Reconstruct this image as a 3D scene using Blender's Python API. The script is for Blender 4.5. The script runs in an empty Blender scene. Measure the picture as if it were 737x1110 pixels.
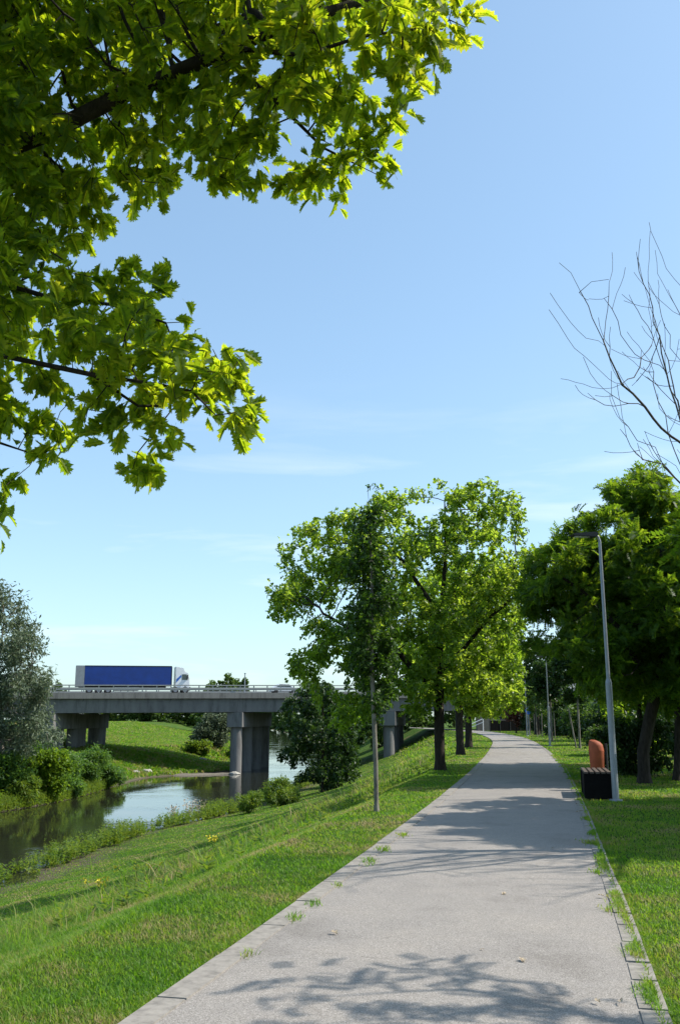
import bpy, bmesh, math, random
import numpy as np
from mathutils import Vector, Matrix
random.seed(7)
C = bpy.context.scene.collection
R = math.radians
TH = math.atan(.225); CT, ST = math.cos(TH), math.sin(TH); EYE = 1.65

def at(px, py, Y):
    """world point at forward distance Y seen at photo pixel px,py"""
    u = (555 - py) / 1000; v = (px - 368.5) / 1000
    k = Y / (CT - ST * u)
    return np.array([v * k, Y, EYE + (ST + CT * u) * k])

# ------------------------------------------------------------------ terrain
def tab(xs, ys):
    xs = np.array(xs, float); ys = np.array(ys, float)
    def f(v):
        v = np.asarray(v, float)
        s = 0
        for k, w in ((-6, .15), (-3, .2), (0, .3), (3, .2), (6, .15)):
            s = s + w * np.interp(v + k * np.clip(v / 25, .25, 1), xs, ys)
        return s
    return f
XL = tab([-30, 5.62, 6.35, 10, 18.6, 30.3, 45, 58, 72, 87, 105, 120, 135, 160, 190, 240],
         [-8.6, -1.2, -1.0, -.17, 1.72, 4.1, 6.9, 9.2, 11.6, 13.6, 15.6, 17.0, 17.6, 16.6, 14, 9])
XR = tab([-30, 5.62, 7.6, 11.6, 17.7, 35, 52, 69.7, 85, 100, 116, 135, 160, 190, 240],
         [-5.4, 1.78, 2.27, 3.13, 4.51, 8.17, 11.3, 14.3, 16.6, 18.2, 19.8, 20.9, 19.9, 17.2, 12.2])
WR = tab([-60, 5, 51, 68, 85, 124, 150, 200, 300, 500, 1000, 2000],
         [-37, -25.5, -16.2, -13.2, -8.6, -3.2, -1.6, -3, -9, -27, -90, -220])
WL = tab([-60, 60, 78, 86, 92, 107, 122, 129, 134, 138, 150, 200, 300, 500, 1000, 2000],
         [-50, -32, -29, -27.0, -26.0, -26, -26, -26, -22, -16.5, -15.5, -18, -27, -47, -115, -250])
WZ = -5.9
def sm(t):
    t = np.clip(t, 0, 1); return t * t * (3 - 2 * t)
def hz(x, y):
    x = np.asarray(x, float); y = np.asarray(y, float)
    xl = XL(y) - 1.3; wr = WR(y); wl = WL(y)
    n = (np.sin(x * .9 + y * .31) * np.sin(y * .7 - x * .23) * .05 + np.sin(x * .21 + 1.3) * np.sin(y * .17) * .12)
    t = np.clip((xl - x) / np.maximum(xl - wr, 1), 0, 3)
    zr = WZ * (1 - np.maximum(1 - t, 0) ** 1.55)
    zr = zr + n * sm((xl - x) / 5)
    zr = np.where(x > xl, 0.02 * sm((x - XR(y) - .3) / 3) * np.sin(x * .5), zr)
    # river bed
    db = np.minimum(wr - x, x - wl)
    zb = WZ - .12 - .9 * sm(db / 3)
    # left bank
    dl = wl - x
    fl = sm((y - 122) / 14) * sm((168 - y) / 12)
    zl = WZ - .05 + 2.7 * sm(dl / (6 + 12 * fl)) + 3.5 * sm((dl - 14) / 30) + n * sm(dl / 4) + .3 * sm(dl / .6)
    z = np.where(x > wr, zr, np.where(x < wl, zl, zb))
    far = sm((y - 260) / 500)
    return z + far * 1.2 * ((x > wr + 10) | (x < wl - 30))
def h1(x, y): return float(hz(x, y))
def gpt(x, y): return (x, y, h1(x, y))

# ------------------------------------------------------------------ mesh helpers
def mesh_np(name, V, loops, starts):
    m = bpy.data.meshes.new(name)
    V = np.ascontiguousarray(V, np.float32).reshape(-1, 3)
    m.vertices.add(len(V)); m.vertices.foreach_set('co', V.ravel())
    loops = np.ascontiguousarray(loops, np.int32).ravel()
    m.loops.add(len(loops)); m.loops.foreach_set('vertex_index', loops)
    m.polygons.add(len(starts)); m.polygons.foreach_set('loop_start', np.ascontiguousarray(starts, np.int32))
    m.update(calc_edges=True); m.validate()
    return m
def link(name, me, mat, parent=None, smooth=False, loc=None):
    o = bpy.data.objects.new(name, me); C.objects.link(o)
    if mat is not None: me.materials.append(mat)
    if smooth: me.polygons.foreach_set('use_smooth', np.ones(len(me.polygons), bool))
    if parent: o.parent = parent
    if loc is not None: o.location = loc
    return o
def thing(name, label, cat, loc=(0, 0, 0), rz=0, group=None):
    o = bpy.data.objects.new(name, None); C.objects.link(o); o.empty_display_size = .2
    o.location = loc; o.rotation_euler = (0, 0, rz); o['label'] = label; o['category'] = cat
    if group: o['group'] = group
    return o
def tag(o, label=None, cat=None, group=None, kind=None):
    if label: o['label'] = label
    if cat: o['category'] = cat
    if group: o['group'] = group
    if kind: o['kind'] = kind
    return o
def dup(root, loc, rz, label, group=None, scale=1):
    r = root.copy(); C.objects.link(r); r.location = loc; r.rotation_euler = (0, 0, rz); r['label'] = label
    r.scale = (scale,) * 3 if not isinstance(scale, tuple) else scale
    if group: r['group'] = group
    for ch in list(root.children):
        c = ch.copy(); C.objects.link(c); c.parent = r
        for g in list(ch.children):
            d = g.copy(); C.objects.link(d); d.parent = c
    return r
class MB:
    def __init__(s): s.bm = bmesh.new()
    def box(s, a, b, M=None):
        x0, y0, z0 = a; x1, y1, z1 = b
        v = [s.bm.verts.new(p) for p in [(x0,y0,z0),(x1,y0,z0),(x1,y1,z0),(x0,y1,z0),(x0,y0,z1),(x1,y0,z1),(x1,y1,z1),(x0,y1,z1)]]
        for f in [(0,3,2,1),(4,5,6,7),(0,1,5,4),(1,2,6,5),(2,3,7,6),(3,0,4,7)]: s.bm.faces.new([v[i] for i in f])
        if M is not None:
            for q in v: q.co = M @ q.co
        return s
    def tube(s, pts, rads, n=10, cap=True):
        rings = []
        pts = [Vector(p) for p in pts]
        for i, p in enumerate(pts):
            d = (pts[min(i + 1, len(pts) - 1)] - pts[max(i - 1, 0)]).normalized()
            ref = Vector((0, 1, 0)) if abs(d.y) < .8 else Vector((1, 0, 0))
            a = d.cross(ref).normalized(); b = d.cross(a).normalized()
            r = rads[i] if hasattr(rads, '__len__') else rads
            rings.append([s.bm.verts.new(p + (a * math.cos(6.28318 * k / n) + b * math.sin(6.28318 * k / n)) * r) for k in range(n)])
        for r0, r1 in zip(rings, rings[1:]):
            for k in range(n): s.bm.faces.new((r0[k], r0[(k + 1) % n], r1[(k + 1) % n], r1[k]))
        if cap:
            s.bm.faces.new(rings[0][::-1]); s.bm.faces.new(rings[-1])
        return s
    def prism(s, prof, axis_from, axis_to, plane='xz'):
        # profile (u,z) extruded along the third axis
        def P(u, z, w): return (u, w, z) if plane == 'xz' else (w, u, z)
        a = [s.bm.verts.new(P(u, z, axis_from)) for u, z in prof]
        b = [s.bm.verts.new(P(u, z, axis_to)) for u, z in prof]
        n = len(prof)
        for i in range(n): s.bm.faces.new((a[i], a[(i + 1) % n], b[(i + 1) % n], b[i]))
        s.bm.faces.new(a[::-1]); s.bm.faces.new(b)
        return s
    def build(s, name, mat, parent=None, bevel=0, smooth=False):
        bmesh.ops.recalc_face_normals(s.bm, faces=s.bm.faces)
        if bevel: bmesh.ops.bevel(s.bm, geom=list(s.bm.edges), offset=bevel, segments=2, affect='EDGES', clamp_overlap=True)
        m = bpy.data.meshes.new(name); s.bm.to_mesh(m); s.bm.free()
        o = link(name, m, mat, parent)
        if smooth:
            for p in m.polygons: p.use_smooth = True
            try: m.set_sharp_from_angle(angle=R(35))
            except Exception: pass
        return o

# ------------------------------------------------------------------ materials
def nm(name):
    m = bpy.data.materials.new(name); m.use_nodes = True
    nt = m.node_tree; nt.nodes.clear()
    out = nt.nodes.new('ShaderNodeOutputMaterial')
    def N(t, **kw):
        n = nt.nodes.new('ShaderNode' + t)
        for k, v in kw.items():
            if k in n.inputs: n.inputs[k].default_value = v
            else: setattr(n, k, v)
        return n
    def L(a, b): nt.links.new(a, b)
    return m, out, N, L
def ramp(N, stops, interp='LINEAR'):
    r = N('ValToRGB'); e = r.color_ramp; e.interpolation = interp
    while len(e.elements) > 1: e.elements.remove(e.elements[0])
    e.elements[0].position = stops[0][0]; e.elements[0].color = (*stops[0][1], 1)
    for p, c in stops[1:]:
        q = e.elements.new(p); q.color = (*c, 1)
    return r
def simple(name, col, rough=.6, metal=0, var=.15, scale=3, bump=0, bscale=60, spec=.5):
    m, out, N, L = nm(name)
    p = N('BsdfPrincipled', Roughness=rough, Metallic=metal); p.inputs['Specular IOR Level'].default_value = spec
    tc = N('TexCoord'); n = N('TexNoise', Scale=scale, Detail=8.0, Roughness=.65)
    L(tc.outputs['Object'], n.inputs['Vector'])
    lo = tuple(c * (1 - var) for c in col); hi = tuple(min(1, c * (1 + var)) for c in col)
    r = ramp(N, [(.3, lo), (.7, hi)]); L(n.outputs['Fac'], r.inputs[0]); L(r.outputs[0], p.inputs['Base Color'])
    if bump:
        n2 = N('TexNoise', Scale=bscale, Detail=5.0); L(tc.outputs['Object'], n2.inputs['Vector'])
        b = N('Bump', Strength=bump, Distance=.02); L(n2.outputs['Fac'], b.inputs['Height']); L(b.outputs[0], p.inputs['Normal'])
    L(p.outputs[0], out.inputs[0]); return m
def leafmat(name, cols, tcols, tf=.45, rough=.45, spec=.35, big=.35):
    """cols: base colour ramp picked per leaf; tcols: the light that passes through"""
    m, out, N, L = nm(name)
    g = N('NewGeometry'); tc = N('TexCoord')
    n = N('TexNoise', Scale=big, Detail=3.0); L(tc.outputs['Object'], n.inputs['Vector'])
    mx = N('Math', operation='MULTIPLY_ADD'); L(n.outputs['Fac'], mx.inputs[0]); mx.inputs[1].default_value = .9
    sc = N('Math', operation='MULTIPLY'); L(g.outputs['Random Per Island'], sc.inputs[0]); sc.inputs[1].default_value = .6
    s2 = N('Math', operation='SUBTRACT'); L(sc.outputs[0], s2.inputs[0]); s2.inputs[1].default_value = .25
    L(s2.outputs[0], mx.inputs[2])
    k = len(cols)
    r1 = ramp(N, [(i / max(k - 1, 1), c) for i, c in enumerate(cols)]); L(mx.outputs[0], r1.inputs[0])
    r2 = ramp(N, [(i / max(k - 1, 1), c) for i, c in enumerate(tcols)]); L(mx.outputs[0], r2.inputs[0])
    p = N('BsdfPrincipled', Roughness=rough); p.inputs['Specular IOR Level'].default_value = spec
    L(r1.outputs[0], p.inputs['Base Color'])
    t = N('BsdfTranslucent'); L(r2.outputs[0], t.inputs['Color'])
    mix = N('MixShader'); mix.inputs[0].default_value = tf
    L(p.outputs[0], mix.inputs[1]); L(t.outputs[0], mix.inputs[2]); L(mix.outputs[0], out.inputs[0])
    return m
def barkmat(name, col, scale=9):
    m, out, N, L = nm(name)
    p = N('BsdfPrincipled', Roughness=.9); p.inputs['Specular IOR Level'].default_value = .2
    tc = N('TexCoord'); mp = N('Mapping'); mp.inputs['Scale'].default_value = (1, 1, .22); L(tc.outputs['Object'], mp.inputs['Vector'])
    n = N('TexNoise', Scale=scale * 2.5, Detail=7.0, Roughness=.7); L(mp.outputs[0], n.inputs['Vector'])
    r = ramp(N, [(.35, tuple(c * .45 for c in col)), (.65, tuple(c * 1.35 for c in col))]); L(n.outputs['Fac'], r.inputs[0])
    L(r.outputs[0], p.inputs['Base Color'])
    b = N('Bump', Strength=.8, Distance=.03); L(n.outputs['Fac'], b.inputs['Height']); L(b.outputs[0], p.inputs['Normal'])
    L(p.outputs[0], out.inputs[0]); return m

M = {}
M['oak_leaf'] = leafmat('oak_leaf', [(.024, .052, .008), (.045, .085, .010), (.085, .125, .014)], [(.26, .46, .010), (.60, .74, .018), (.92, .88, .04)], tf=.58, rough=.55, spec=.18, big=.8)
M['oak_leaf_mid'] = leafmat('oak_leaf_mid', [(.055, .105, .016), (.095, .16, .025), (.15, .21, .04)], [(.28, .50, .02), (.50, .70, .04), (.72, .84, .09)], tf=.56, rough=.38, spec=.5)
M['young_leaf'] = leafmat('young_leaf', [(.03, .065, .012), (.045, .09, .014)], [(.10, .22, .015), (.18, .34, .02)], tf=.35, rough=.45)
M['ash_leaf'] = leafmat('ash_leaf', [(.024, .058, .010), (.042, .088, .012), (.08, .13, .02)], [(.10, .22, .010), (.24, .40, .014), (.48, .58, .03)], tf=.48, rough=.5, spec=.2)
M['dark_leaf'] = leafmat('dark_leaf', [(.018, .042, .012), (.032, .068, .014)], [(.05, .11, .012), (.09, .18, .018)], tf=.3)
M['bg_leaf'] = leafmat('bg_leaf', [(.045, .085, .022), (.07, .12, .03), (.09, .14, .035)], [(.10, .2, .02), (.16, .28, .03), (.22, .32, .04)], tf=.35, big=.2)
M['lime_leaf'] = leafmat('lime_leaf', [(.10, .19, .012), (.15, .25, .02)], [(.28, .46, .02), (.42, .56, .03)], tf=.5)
M['reed_leaf'] = leafmat('reed_leaf', [(.055, .125, .025), (.09, .165, .035)], [(.16, .32, .03), (.26, .42, .04)], tf=.45)
M['weed_leaf'] = leafmat('weed_leaf', [(.05, .11, .015), (.09, .16, .02), (.13, .17, .035)], [(.18, .34, .02), (.3, .42, .03), (.34, .38, .05)], tf=.45)
M['willow_leaf'] = leafmat('willow_leaf', [(.07, .10, .05), (.105, .14, .075), (.16, .19, .125)], [(.12, .17, .08), (.16, .21, .10), (.2, .25, .13)], tf=.3, rough=.55)
M['purple_leaf'] = leafmat('purple_leaf', [(.06, .022, .018), (.10, .035, .02)], [(.18, .06, .03), (.26, .09, .03)], tf=.35)
M['bark'] = barkmat('bark', (.036, .029, .023))
M['bark_bare'] = barkmat('bark_bare', (.10, .085, .07))
M['bark_pale'] = barkmat('bark_pale', (.20, .18, .15), 5)
M['grass'] = None

def grass_ground():
    m, out, N, L = nm('grass_ground')
    tc = N('TexCoord'); p = N('BsdfPrincipled', Roughness=.95); p.inputs['Specular IOR Level'].default_value = .1
    a = N('TexNoise', Scale=.35, Detail=6.0, Roughness=.6); L(tc.outputs['Object'], a.inputs['Vector'])
    b = N('TexNoise', Scale=9.0, Detail=8.0, Roughness=.7); L(tc.outputs['Object'], b.inputs['Vector'])
    ra = ramp(N, [(.35, (.05, .11, .012)), (.55, (.08, .15, .018)), (.70, (.17, .14, .06))]); L(a.outputs['Fac'], ra.inputs[0])
    rb = ramp(N, [(.3, (.35, .35, .3)), (.7, (1, 1, 1))]); L(b.outputs['Fac'], rb.inputs[0])
    mx = N('Mix', data_type='RGBA', blend_type='MULTIPLY'); mx.inputs['Factor'].default_value = .8
    L(ra.outputs[0], mx.inputs[6]); L(rb.outputs[0], mx.inputs[7])
    # bare mud and stones close to the water level
    sx = N('SeparateXYZ'); L(tc.outputs['Object'], sx.inputs[0])
    mr = N('MapRange'); mr.inputs[1].default_value = WZ + .3; mr.inputs[2].default_value = WZ + .08; L(sx.outputs['Z'], mr.inputs[0])
    mud = ramp(N, [(.3, (.05, .042, .03)), (.7, (.14, .12, .085))]); L(b.outputs['Fac'], mud.inputs[0])
    m2 = N('Mix', data_type='RGBA'); L(mr.outputs[0], m2.inputs['Factor']); L(mx.outputs[2], m2.inputs[6]); L(mud.outputs[0], m2.inputs[7])
    L(m2.outputs[2], p.inputs['Base Color'])
    bp = N('Bump', Strength=1.0, Distance=.08); L(b.outputs['Fac'], bp.inputs['Height']); L(bp.outputs[0], p.inputs['Normal'])
    L(p.outputs[0], out.inputs[0]); return m
def blade_mat():
    m, out, N, L = nm('grass_blades')
    g = N('NewGeometry'); tc = N('TexCoord')
    a = N('TexNoise', Scale=.5, Detail=7.0, Roughness=.72); L(tc.outputs['Object'], a.inputs['Vector'])
    ad = N('Math', operation='MULTIPLY_ADD'); L(g.outputs['Random Per Island'], ad.inputs[0]); ad.inputs[1].default_value = .30
    sb = N('Math', operation='SUBTRACT'); ar = N('MapRange'); ar.inputs[1].default_value = .36; ar.inputs[2].default_value = .70; ar.inputs[3].default_value = .10; ar.inputs[4].default_value = .82; L(a.outputs['Fac'], ar.inputs[0]); L(ar.outputs[0], sb.inputs[0]); sb.inputs[1].default_value = .06; L(sb.outputs[0], ad.inputs[2])
    r1 = ramp(N, [(.12, (.045, .115, .010)), (.36, (.078, .165, .014)), (.54, (.13, .205, .022)), (.66, (.24, .225, .07)), (.80, (.38, .29, .15))]); L(ad.outputs[0], r1.inputs[0])
    r2 = ramp(N, [(.12, (.14, .36, .014)), (.36, (.27, .54, .022)), (.54, (.42, .60, .03)), (.66, (.42, .42, .09)), (.80, (.44, .35, .16))]); L(ad.outputs[0], r2.inputs[0])
    p = N('BsdfPrincipled', Roughness=.5); p.inputs['Specular IOR Level'].default_value = .3; L(r1.outputs[0], p.inputs['Base Color'])
    t = N('BsdfTranslucent'); L(r2.outputs[0], t.inputs['Color'])
    mx = N('MixShader'); mx.inputs[0].default_value = .45; L(p.outputs[0], mx.inputs[1]); L(t.outputs[0], mx.inputs[2]); L(mx.outputs[0], out.inputs[0])
    return m
def asphalt():
    m, out, N, L = nm('path_asphalt')
    tc = N('TexCoord'); p = N('BsdfPrincipled', Roughness=.85); p.inputs['Specular IOR Level'].default_value = .25
    v = N('TexVoronoi', Scale=190.0); L(tc.outputs['Object'], v.inputs['Vector'])
    n = N('TexNoise', Scale=60.0, Detail=6.0, Roughness=.7); L(tc.outputs['Object'], n.inputs['Vector'])
    b = N('TexNoise', Scale=1.1, Detail=7.0, Roughness=.6); L(tc.outputs['Object'], b.inputs['Vector'])
    sp = N('SeparateColor'); L(v.outputs['Color'], sp.inputs[0])
    r = ramp(N, [(0, (.15, .133, .118)), (.3, (.245, .222, .200)), (.8, (.315, .288, .262)), (1, (.45, .415, .38))]); L(sp.outputs[0], r.inputs[0])
    rb = ramp(N, [(.28, (.74, .73, .72)), (.45, (.95, .95, .95)), (.75, (1.10, 1.08, 1.05))]); L(b.outputs['Fac'], rb.inputs[0])
    mx = N('Mix', data_type='RGBA', blend_type='MULTIPLY'); mx.inputs['Factor'].default_value = 1
    L(r.outputs[0], mx.inputs[6]); L(rb.outputs[0], mx.inputs[7])
    rn = ramp(N, [(.3, (.88, .88, .88)), (.6, (1, 1, 1))]); L(n.outputs['Fac'], rn.inputs[0])
    m2 = N('Mix', data_type='RGBA', blend_type='MULTIPLY'); m2.inputs['Factor'].default_value = 1; L(mx.outputs[2], m2.inputs[6]); L(rn.outputs[0], m2.inputs[7])
    # hairline cracks
    wv = N('TexNoise', Scale=1.6, Detail=5.0); L(tc.outputs['Object'], wv.inputs['Vector'])
    vm = N('VectorMath', operation='MULTIPLY_ADD'); L(wv.outputs['Color'], vm.inputs[0]); vm.inputs[1].default_value = (.3, .3, .3); L(tc.outputs['Object'], vm.inputs[2])
    vc = N('TexVoronoi', Scale=.42, feature='DISTANCE_TO_EDGE'); L(vm.outputs[0], vc.inputs['Vector'])
    rc = ramp(N, [(0, (.35, .33, .31)), (.0045, (.75, .74, .73)), (.007, (1, 1, 1))]); L(vc.outputs['Distance'], rc.inputs[0])
    gate = ramp(N, [(.56, (0, 0, 0)), (.66, (.6, .6, .6))]); L(b.outputs['Fac'], gate.inputs[0])
    m3 = N('Mix', data_type='RGBA', blend_type='MULTIPLY'); L(gate.outputs[0], m3.inputs['Factor']); L(m2.outputs[2], m3.inputs[6]); L(rc.outputs[0], m3.inputs[7]); L(m3.outputs[2], p.inputs['Base Color'])
    bp = N('Bump', Strength=.3, Distance=.003); L(v.outputs['Distance'], bp.inputs['Height']); L(bp.outputs[0], p.inputs['Normal'])
    L(p.outputs[0], out.inputs[0]); return m
def concrete(name, col, stain=.5, scale=.5):
    m, out, N, L = nm(name)
    tc = N('TexCoord'); p = N('BsdfPrincipled', Roughness=.88); p.inputs['Specular IOR Level'].default_value = .25
    mp = N('Mapping'); mp.inputs['Scale'].default_value = (1, 1, .18); L(tc.outputs['Object'], mp.inputs['Vector'])
    a = N('TexNoise', Scale=scale * 3, Detail=9.0, Roughness=.7); L(mp.outputs[0], a.inputs['Vector'])
    b = N('TexNoise', Scale=14.0, Detail=6.0); L(tc.outputs['Object'], b.inputs['Vector'])
    r = ramp(N, [(.3, tuple(c * (1 - stain) for c in col)), (.5, col), (.72, tuple(c * 1.2 for c in col))]); L(a.outputs['Fac'], r.inputs[0])
    rb = ramp(N, [(.3, (.85,) * 3), (.7, (1.05,) * 3)]); L(b.outputs['Fac'], rb.inputs[0])
    mx = N('Mix', data_type='RGBA', blend_type='MULTIPLY'); mx.inputs['Factor'].default_value = 1; L(r.outputs[0], mx.inputs[6]); L(rb.outputs[0], mx.inputs[7])
    L(mx.outputs[2], p.inputs['Base Color'])
    bp = N('Bump', Strength=.3, Distance=.01); L(b.outputs['Fac'], bp.inputs['Height']); L(bp.outputs[0], p.inputs['Normal'])
    L(p.outputs[0], out.inputs[0]); return m
def water():
    m, out, N, L = nm('river_water')
    tc = N('TexCoord'); p = N('BsdfPrincipled', Roughness=.03, IOR=1.333); p.inputs['Base Color'].default_value = (.020, .021, .013, 1)
    mp = N('Mapping'); mp.inputs['Scale'].default_value = (1, .45, 1); L(tc.outputs['Object'], mp.inputs['Vector'])
    a = N('TexNoise', Scale=2.2, Detail=4.0, Roughness=.55); L(mp.outputs[0], a.inputs['Vector'])
    b = N('TexNoise', Scale=.12, Detail=3.0); L(tc.outputs['Object'], b.inputs['Vector'])
    r = ramp(N, [(.42, (.15,) * 3), (.62, (1,) * 3)]); L(b.outputs['Fac'], r.inputs[0])
    mu = N('Math', operation='MULTIPLY'); L(a.outputs['Fac'], mu.inputs[0]); L(r.outputs[0], mu.inputs[1])
    bp = N('Bump', Strength=.35, Distance=.06); L(mu.outputs[0], bp.inputs['Height']); L(bp.outputs[0], p.inputs['Normal'])
    L(p.outputs[0], out.inputs[0]); return m
M['ground'] = grass_ground(); M['grass'] = blade_mat(); M['asphalt'] = asphalt()
M['kerb'] = concrete('kerb_concrete', (.27, .245, .215), .4, 3)
M['deck_conc'] = concrete('deck_concrete', (.20, .19, .178), .35)
M['girder_conc'] = concrete('girder_concrete', (.155, .15, .145), .45)
M['pier_conc'] = concrete('pier_concrete', (.17, .165, .16), .5)
M['water'] = water()
M['galv'] = simple('galvanised_steel', (.27, .29, .32), .5, .5, .12, 12)
M['rail'] = simple('guardrail_steel', (.30, .30, .29), .5, .35, .15, 5)
M['dark_metal'] = simple('dark_metal', (.022, .023, .025), .6, .0)
M['black_panel'] = simple('black_bench_panel', (.007, .0065, .0065), .9, 0, .3, 8, spec=.1)
M['slat'] = simple('weathered_slats', (.09, .065, .05), .6, 0, .4, 14, .3, 80)
M['orange'] = simple('faded_orange_plastic', (.30, .066, .022), .7, 0, .3, 6)
M['blue_tarp'] = simple('blue_tarpaulin', (.003, .032, .20), .45, 0, .2, .8, .25, 2)
M['white_paint'] = simple('white_paint', (.76, .77, .78), .3, 0, .05, 4)
M['grey_paint'] = simple('grey_paint', (.22, .235, .25), .5, 0, .15, 3)
M['tyre'] = simple('tyre_rubber', (.02, .02, .02), .85)
M['glass'] = simple('vehicle_glass', (.03, .055, .06), .06, 0, .1, 2, spec=.8)
M['blue_mark'] = simple('blue_mark', (.02, .12, .45), .4)
M['sign_blue'] = simple('sign_blue', (.02, .14, .60), .4)
M['roof'] = simple('roof_tiles', (.30, .29, .28), .8, 0, .25, 5)
M['render_wall'] = simple('wall_render', (.62, .60, .56), .85, 0, .12, 2)
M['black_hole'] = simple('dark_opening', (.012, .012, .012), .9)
M['yellow'] = simple('yellow_petal', (.75, .62, .03), .6)
M['seed'] = simple('seed_heads', (.42, .33, .22), .9)
M['stone'] = concrete('bank_stone', (.36, .34, .30), .4, 2)

# ------------------------------------------------------------------ leaves, branches
def tmpl(kind):
    if kind == 'oak':     # pinnate lobed leaf with bristle tips
        mids = [0, .16, .34, .54, .74, .90, 1.08]
        lob = [(.10, .20, .24, .19), (.27, .40, .46, .37), (.47, .66, .74, .44), (.68, .90, .93, .33), (.86, 1.0, 1.02, .13)]
        V = [(x, 0) for x in mids]; F = []
        wid = [.03, .09, .12, .13, .11, .07, 0]
        for sgn in (1, -1):
            b = len(V); V += [(x, sgn * w) for x, w in zip(mids, wid)]
            for i in range(6): F += [(i, b + i, b + i + 1), (i, b + i + 1, i + 1)] if i < 5 else [(i, b + i, i + 1)]
            for (x0, x1, xt, yt) in lob:
                xm = (x0 + x1) / 2; q = len(V)
                V += [(x0 - .02, sgn * .05), (x1 - .01, sgn * .05), (xm - .035, sgn * yt * .66), (xm + .15, sgn * yt * .60), (xt, sgn * yt)]
                V += [(xm - .06, sgn * yt * .86), (xm + .22, sgn * yt * .72)]
                F += [(q, q + 1, q + 2), (q + 1, q + 3, q + 2), (q + 2, q + 3, q + 4), (q, q + 2, q + 5), (q + 1, q + 6, q + 3)]
        V.append((-.28, .010)); V.append((-.28, -.010)); V.append((0.02, 0.0)); k = len(V)
        F.append((k - 3, k - 2, k - 1))
    elif kind == 'lobed':
        V = [(0, 0), (.5, .06), (1.05, 0), (.5, -.06), (.25, .30), (.62, .40), (.95, .20), (.25, -.30), (.62, -.40), (.95, -.20)]
        F = [(0, 4, 1), (0, 1, 3), (1, 5, 2), (1, 2, 3), (0, 3, 7), (3, 8, 2), (1, 6, 2), (3, 9, 2)]
    elif kind == 'lance':
        V = [(0, 0), (.35, .16), (.35, -.16), (.75, .11), (.75, -.11), (1.05, 0), (.35, 0), (.75, 0)]
        F = [(0, 6, 1), (0, 2, 6), (1, 6, 7), (1, 7, 3), (2, 7, 6), (2, 4, 7), (3, 7, 5), (4, 5, 7)]
    elif kind == 'compound':    # pinnate leaf: pairs of leaflets on a stalk
        V, F = [], []
        for i in range(5):
            x = .15 + i * .18
            for sg in (1, -1):
                b = len(V); V += [(x, 0), (x + .15, sg * .10), (x + .16, sg * .32), (x - .01, sg * .20)]
                F += [(b, b + 1, b + 2), (b, b + 2, b + 3)]
        b = len(V); V += [(.9, 0), (1.03, .06), (1.2, 0), (1.03, -.06)]; F += [(b, b + 1, b + 2), (b, b + 2, b + 3)]
        b = len(V); V += [(0, .006), (0, -.006), (.95, 0)]; F += [(b, b + 1, b + 2)]
    elif kind == 'blade':
        V = [(0, .03), (0, -.03), (1, 0), (.55, .028), (.55, -.028)]; F = [(0, 1, 4), (0, 4, 3), (3, 4, 2)]
    else:                 # small leaf cluster of a far tree
        V = [(0, 0), (.5, .35), (1, 0), (.5, -.30)]; F = [(0, 3, 2), (0, 2, 1)]
    V = np.array(V, float); x, y = V[:, 0], V[:, 1]
    z = np.abs(y) * .45 - .22 * x * x
    return np.stack([x, y, z], 1), np.array(F, int)
def nrm(v): return v / np.maximum(np.linalg.norm(v, axis=-1, keepdims=True), 1e-9)
def leaves(name, pos, axis, up, size, kind, mat, parent=None, sharelink=True):
    T, F = tmpl(kind); n = len(pos)
    a = nrm(axis); u = up - (up * a).sum(1, keepdims=True) * a; u = nrm(u); b = np.cross(u, a)
    s = np.asarray(size, float).reshape(-1, 1, 1)
    V = pos[:, None] + s * (T[None, :, 0:1] * a[:, None] + T[None, :, 1:2] * b[:, None] + T[None, :, 2:3] * u[:, None])
    I = (F[None] + (np.arange(n) * len(T))[:, None, None]).reshape(-1)
    me = mesh_np(name, V, I, np.arange(len(I) // 3) * 3)
    return link(name, me, mat, parent)
def colonize(seed, spar, attr, step, kill, rng, maxit=90, jit=.18, trop=(0, 0, .05), maxd=None):
    P = np.array(seed, float); par = list(spar); A = np.array(attr, float)
    nch = np.zeros(len(P), int)
    D = np.linalg.norm(A[:, None] - P[None], axis=2); ni = D.argmin(1); nd = D.min(1)
    for it in range(maxit):
        if len(A) == 0: break
        act = np.ones(len(A), bool)
        d = (A - P[ni]) / np.maximum(nd[:, None], 1e-6)
        acc = np.zeros_like(P); np.add.at(acc, ni[act], d[act])
        ids = np.unique(ni[act]); ids = ids[nch[ids] < 5]
        if len(ids) == 0: break
        nd_ = nrm(nrm(acc[ids]) + rng.normal(0, jit, (len(ids), 3)) + np.array(trop))
        Q = P[ids] + nd_ * step
        near = np.array([np.min(np.linalg.norm(P - q, axis=1)) for q in Q])
        ok = near > step * .45
        if not ok.any(): break
        Q = Q[ok]; ids2 = ids[ok]; nch[ids2] += 1
        b = len(P); P = np.vstack([P, Q]); par += list(ids2); nch = np.concatenate([nch, np.zeros(len(Q), int)])
        DD = np.linalg.norm(A[:, None] - Q[None], axis=2); m = DD.min(1); mi = DD.argmin(1) + b
        w = m < nd; nd = np.where(w, m, nd); ni = np.where(w, mi, ni)
        keep = nd > kill; A = A[keep]; nd = nd[keep]; ni = ni[keep]
    return P, np.array(par)
def radii(par, r0, Rb):
    n = len(par); leaf = np.ones(n, bool); leaf[par[par >= 0]] = False
    cnt = leaf.astype(float)
    for i in range(n - 1, 0, -1):
        if par[i] >= 0: cnt[par[i]] += cnt[i]
    e = math.log(max(cnt[0], 2)) / math.log(Rb / r0)
    return r0 * np.maximum(cnt, 1) ** (1 / e), cnt
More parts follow.
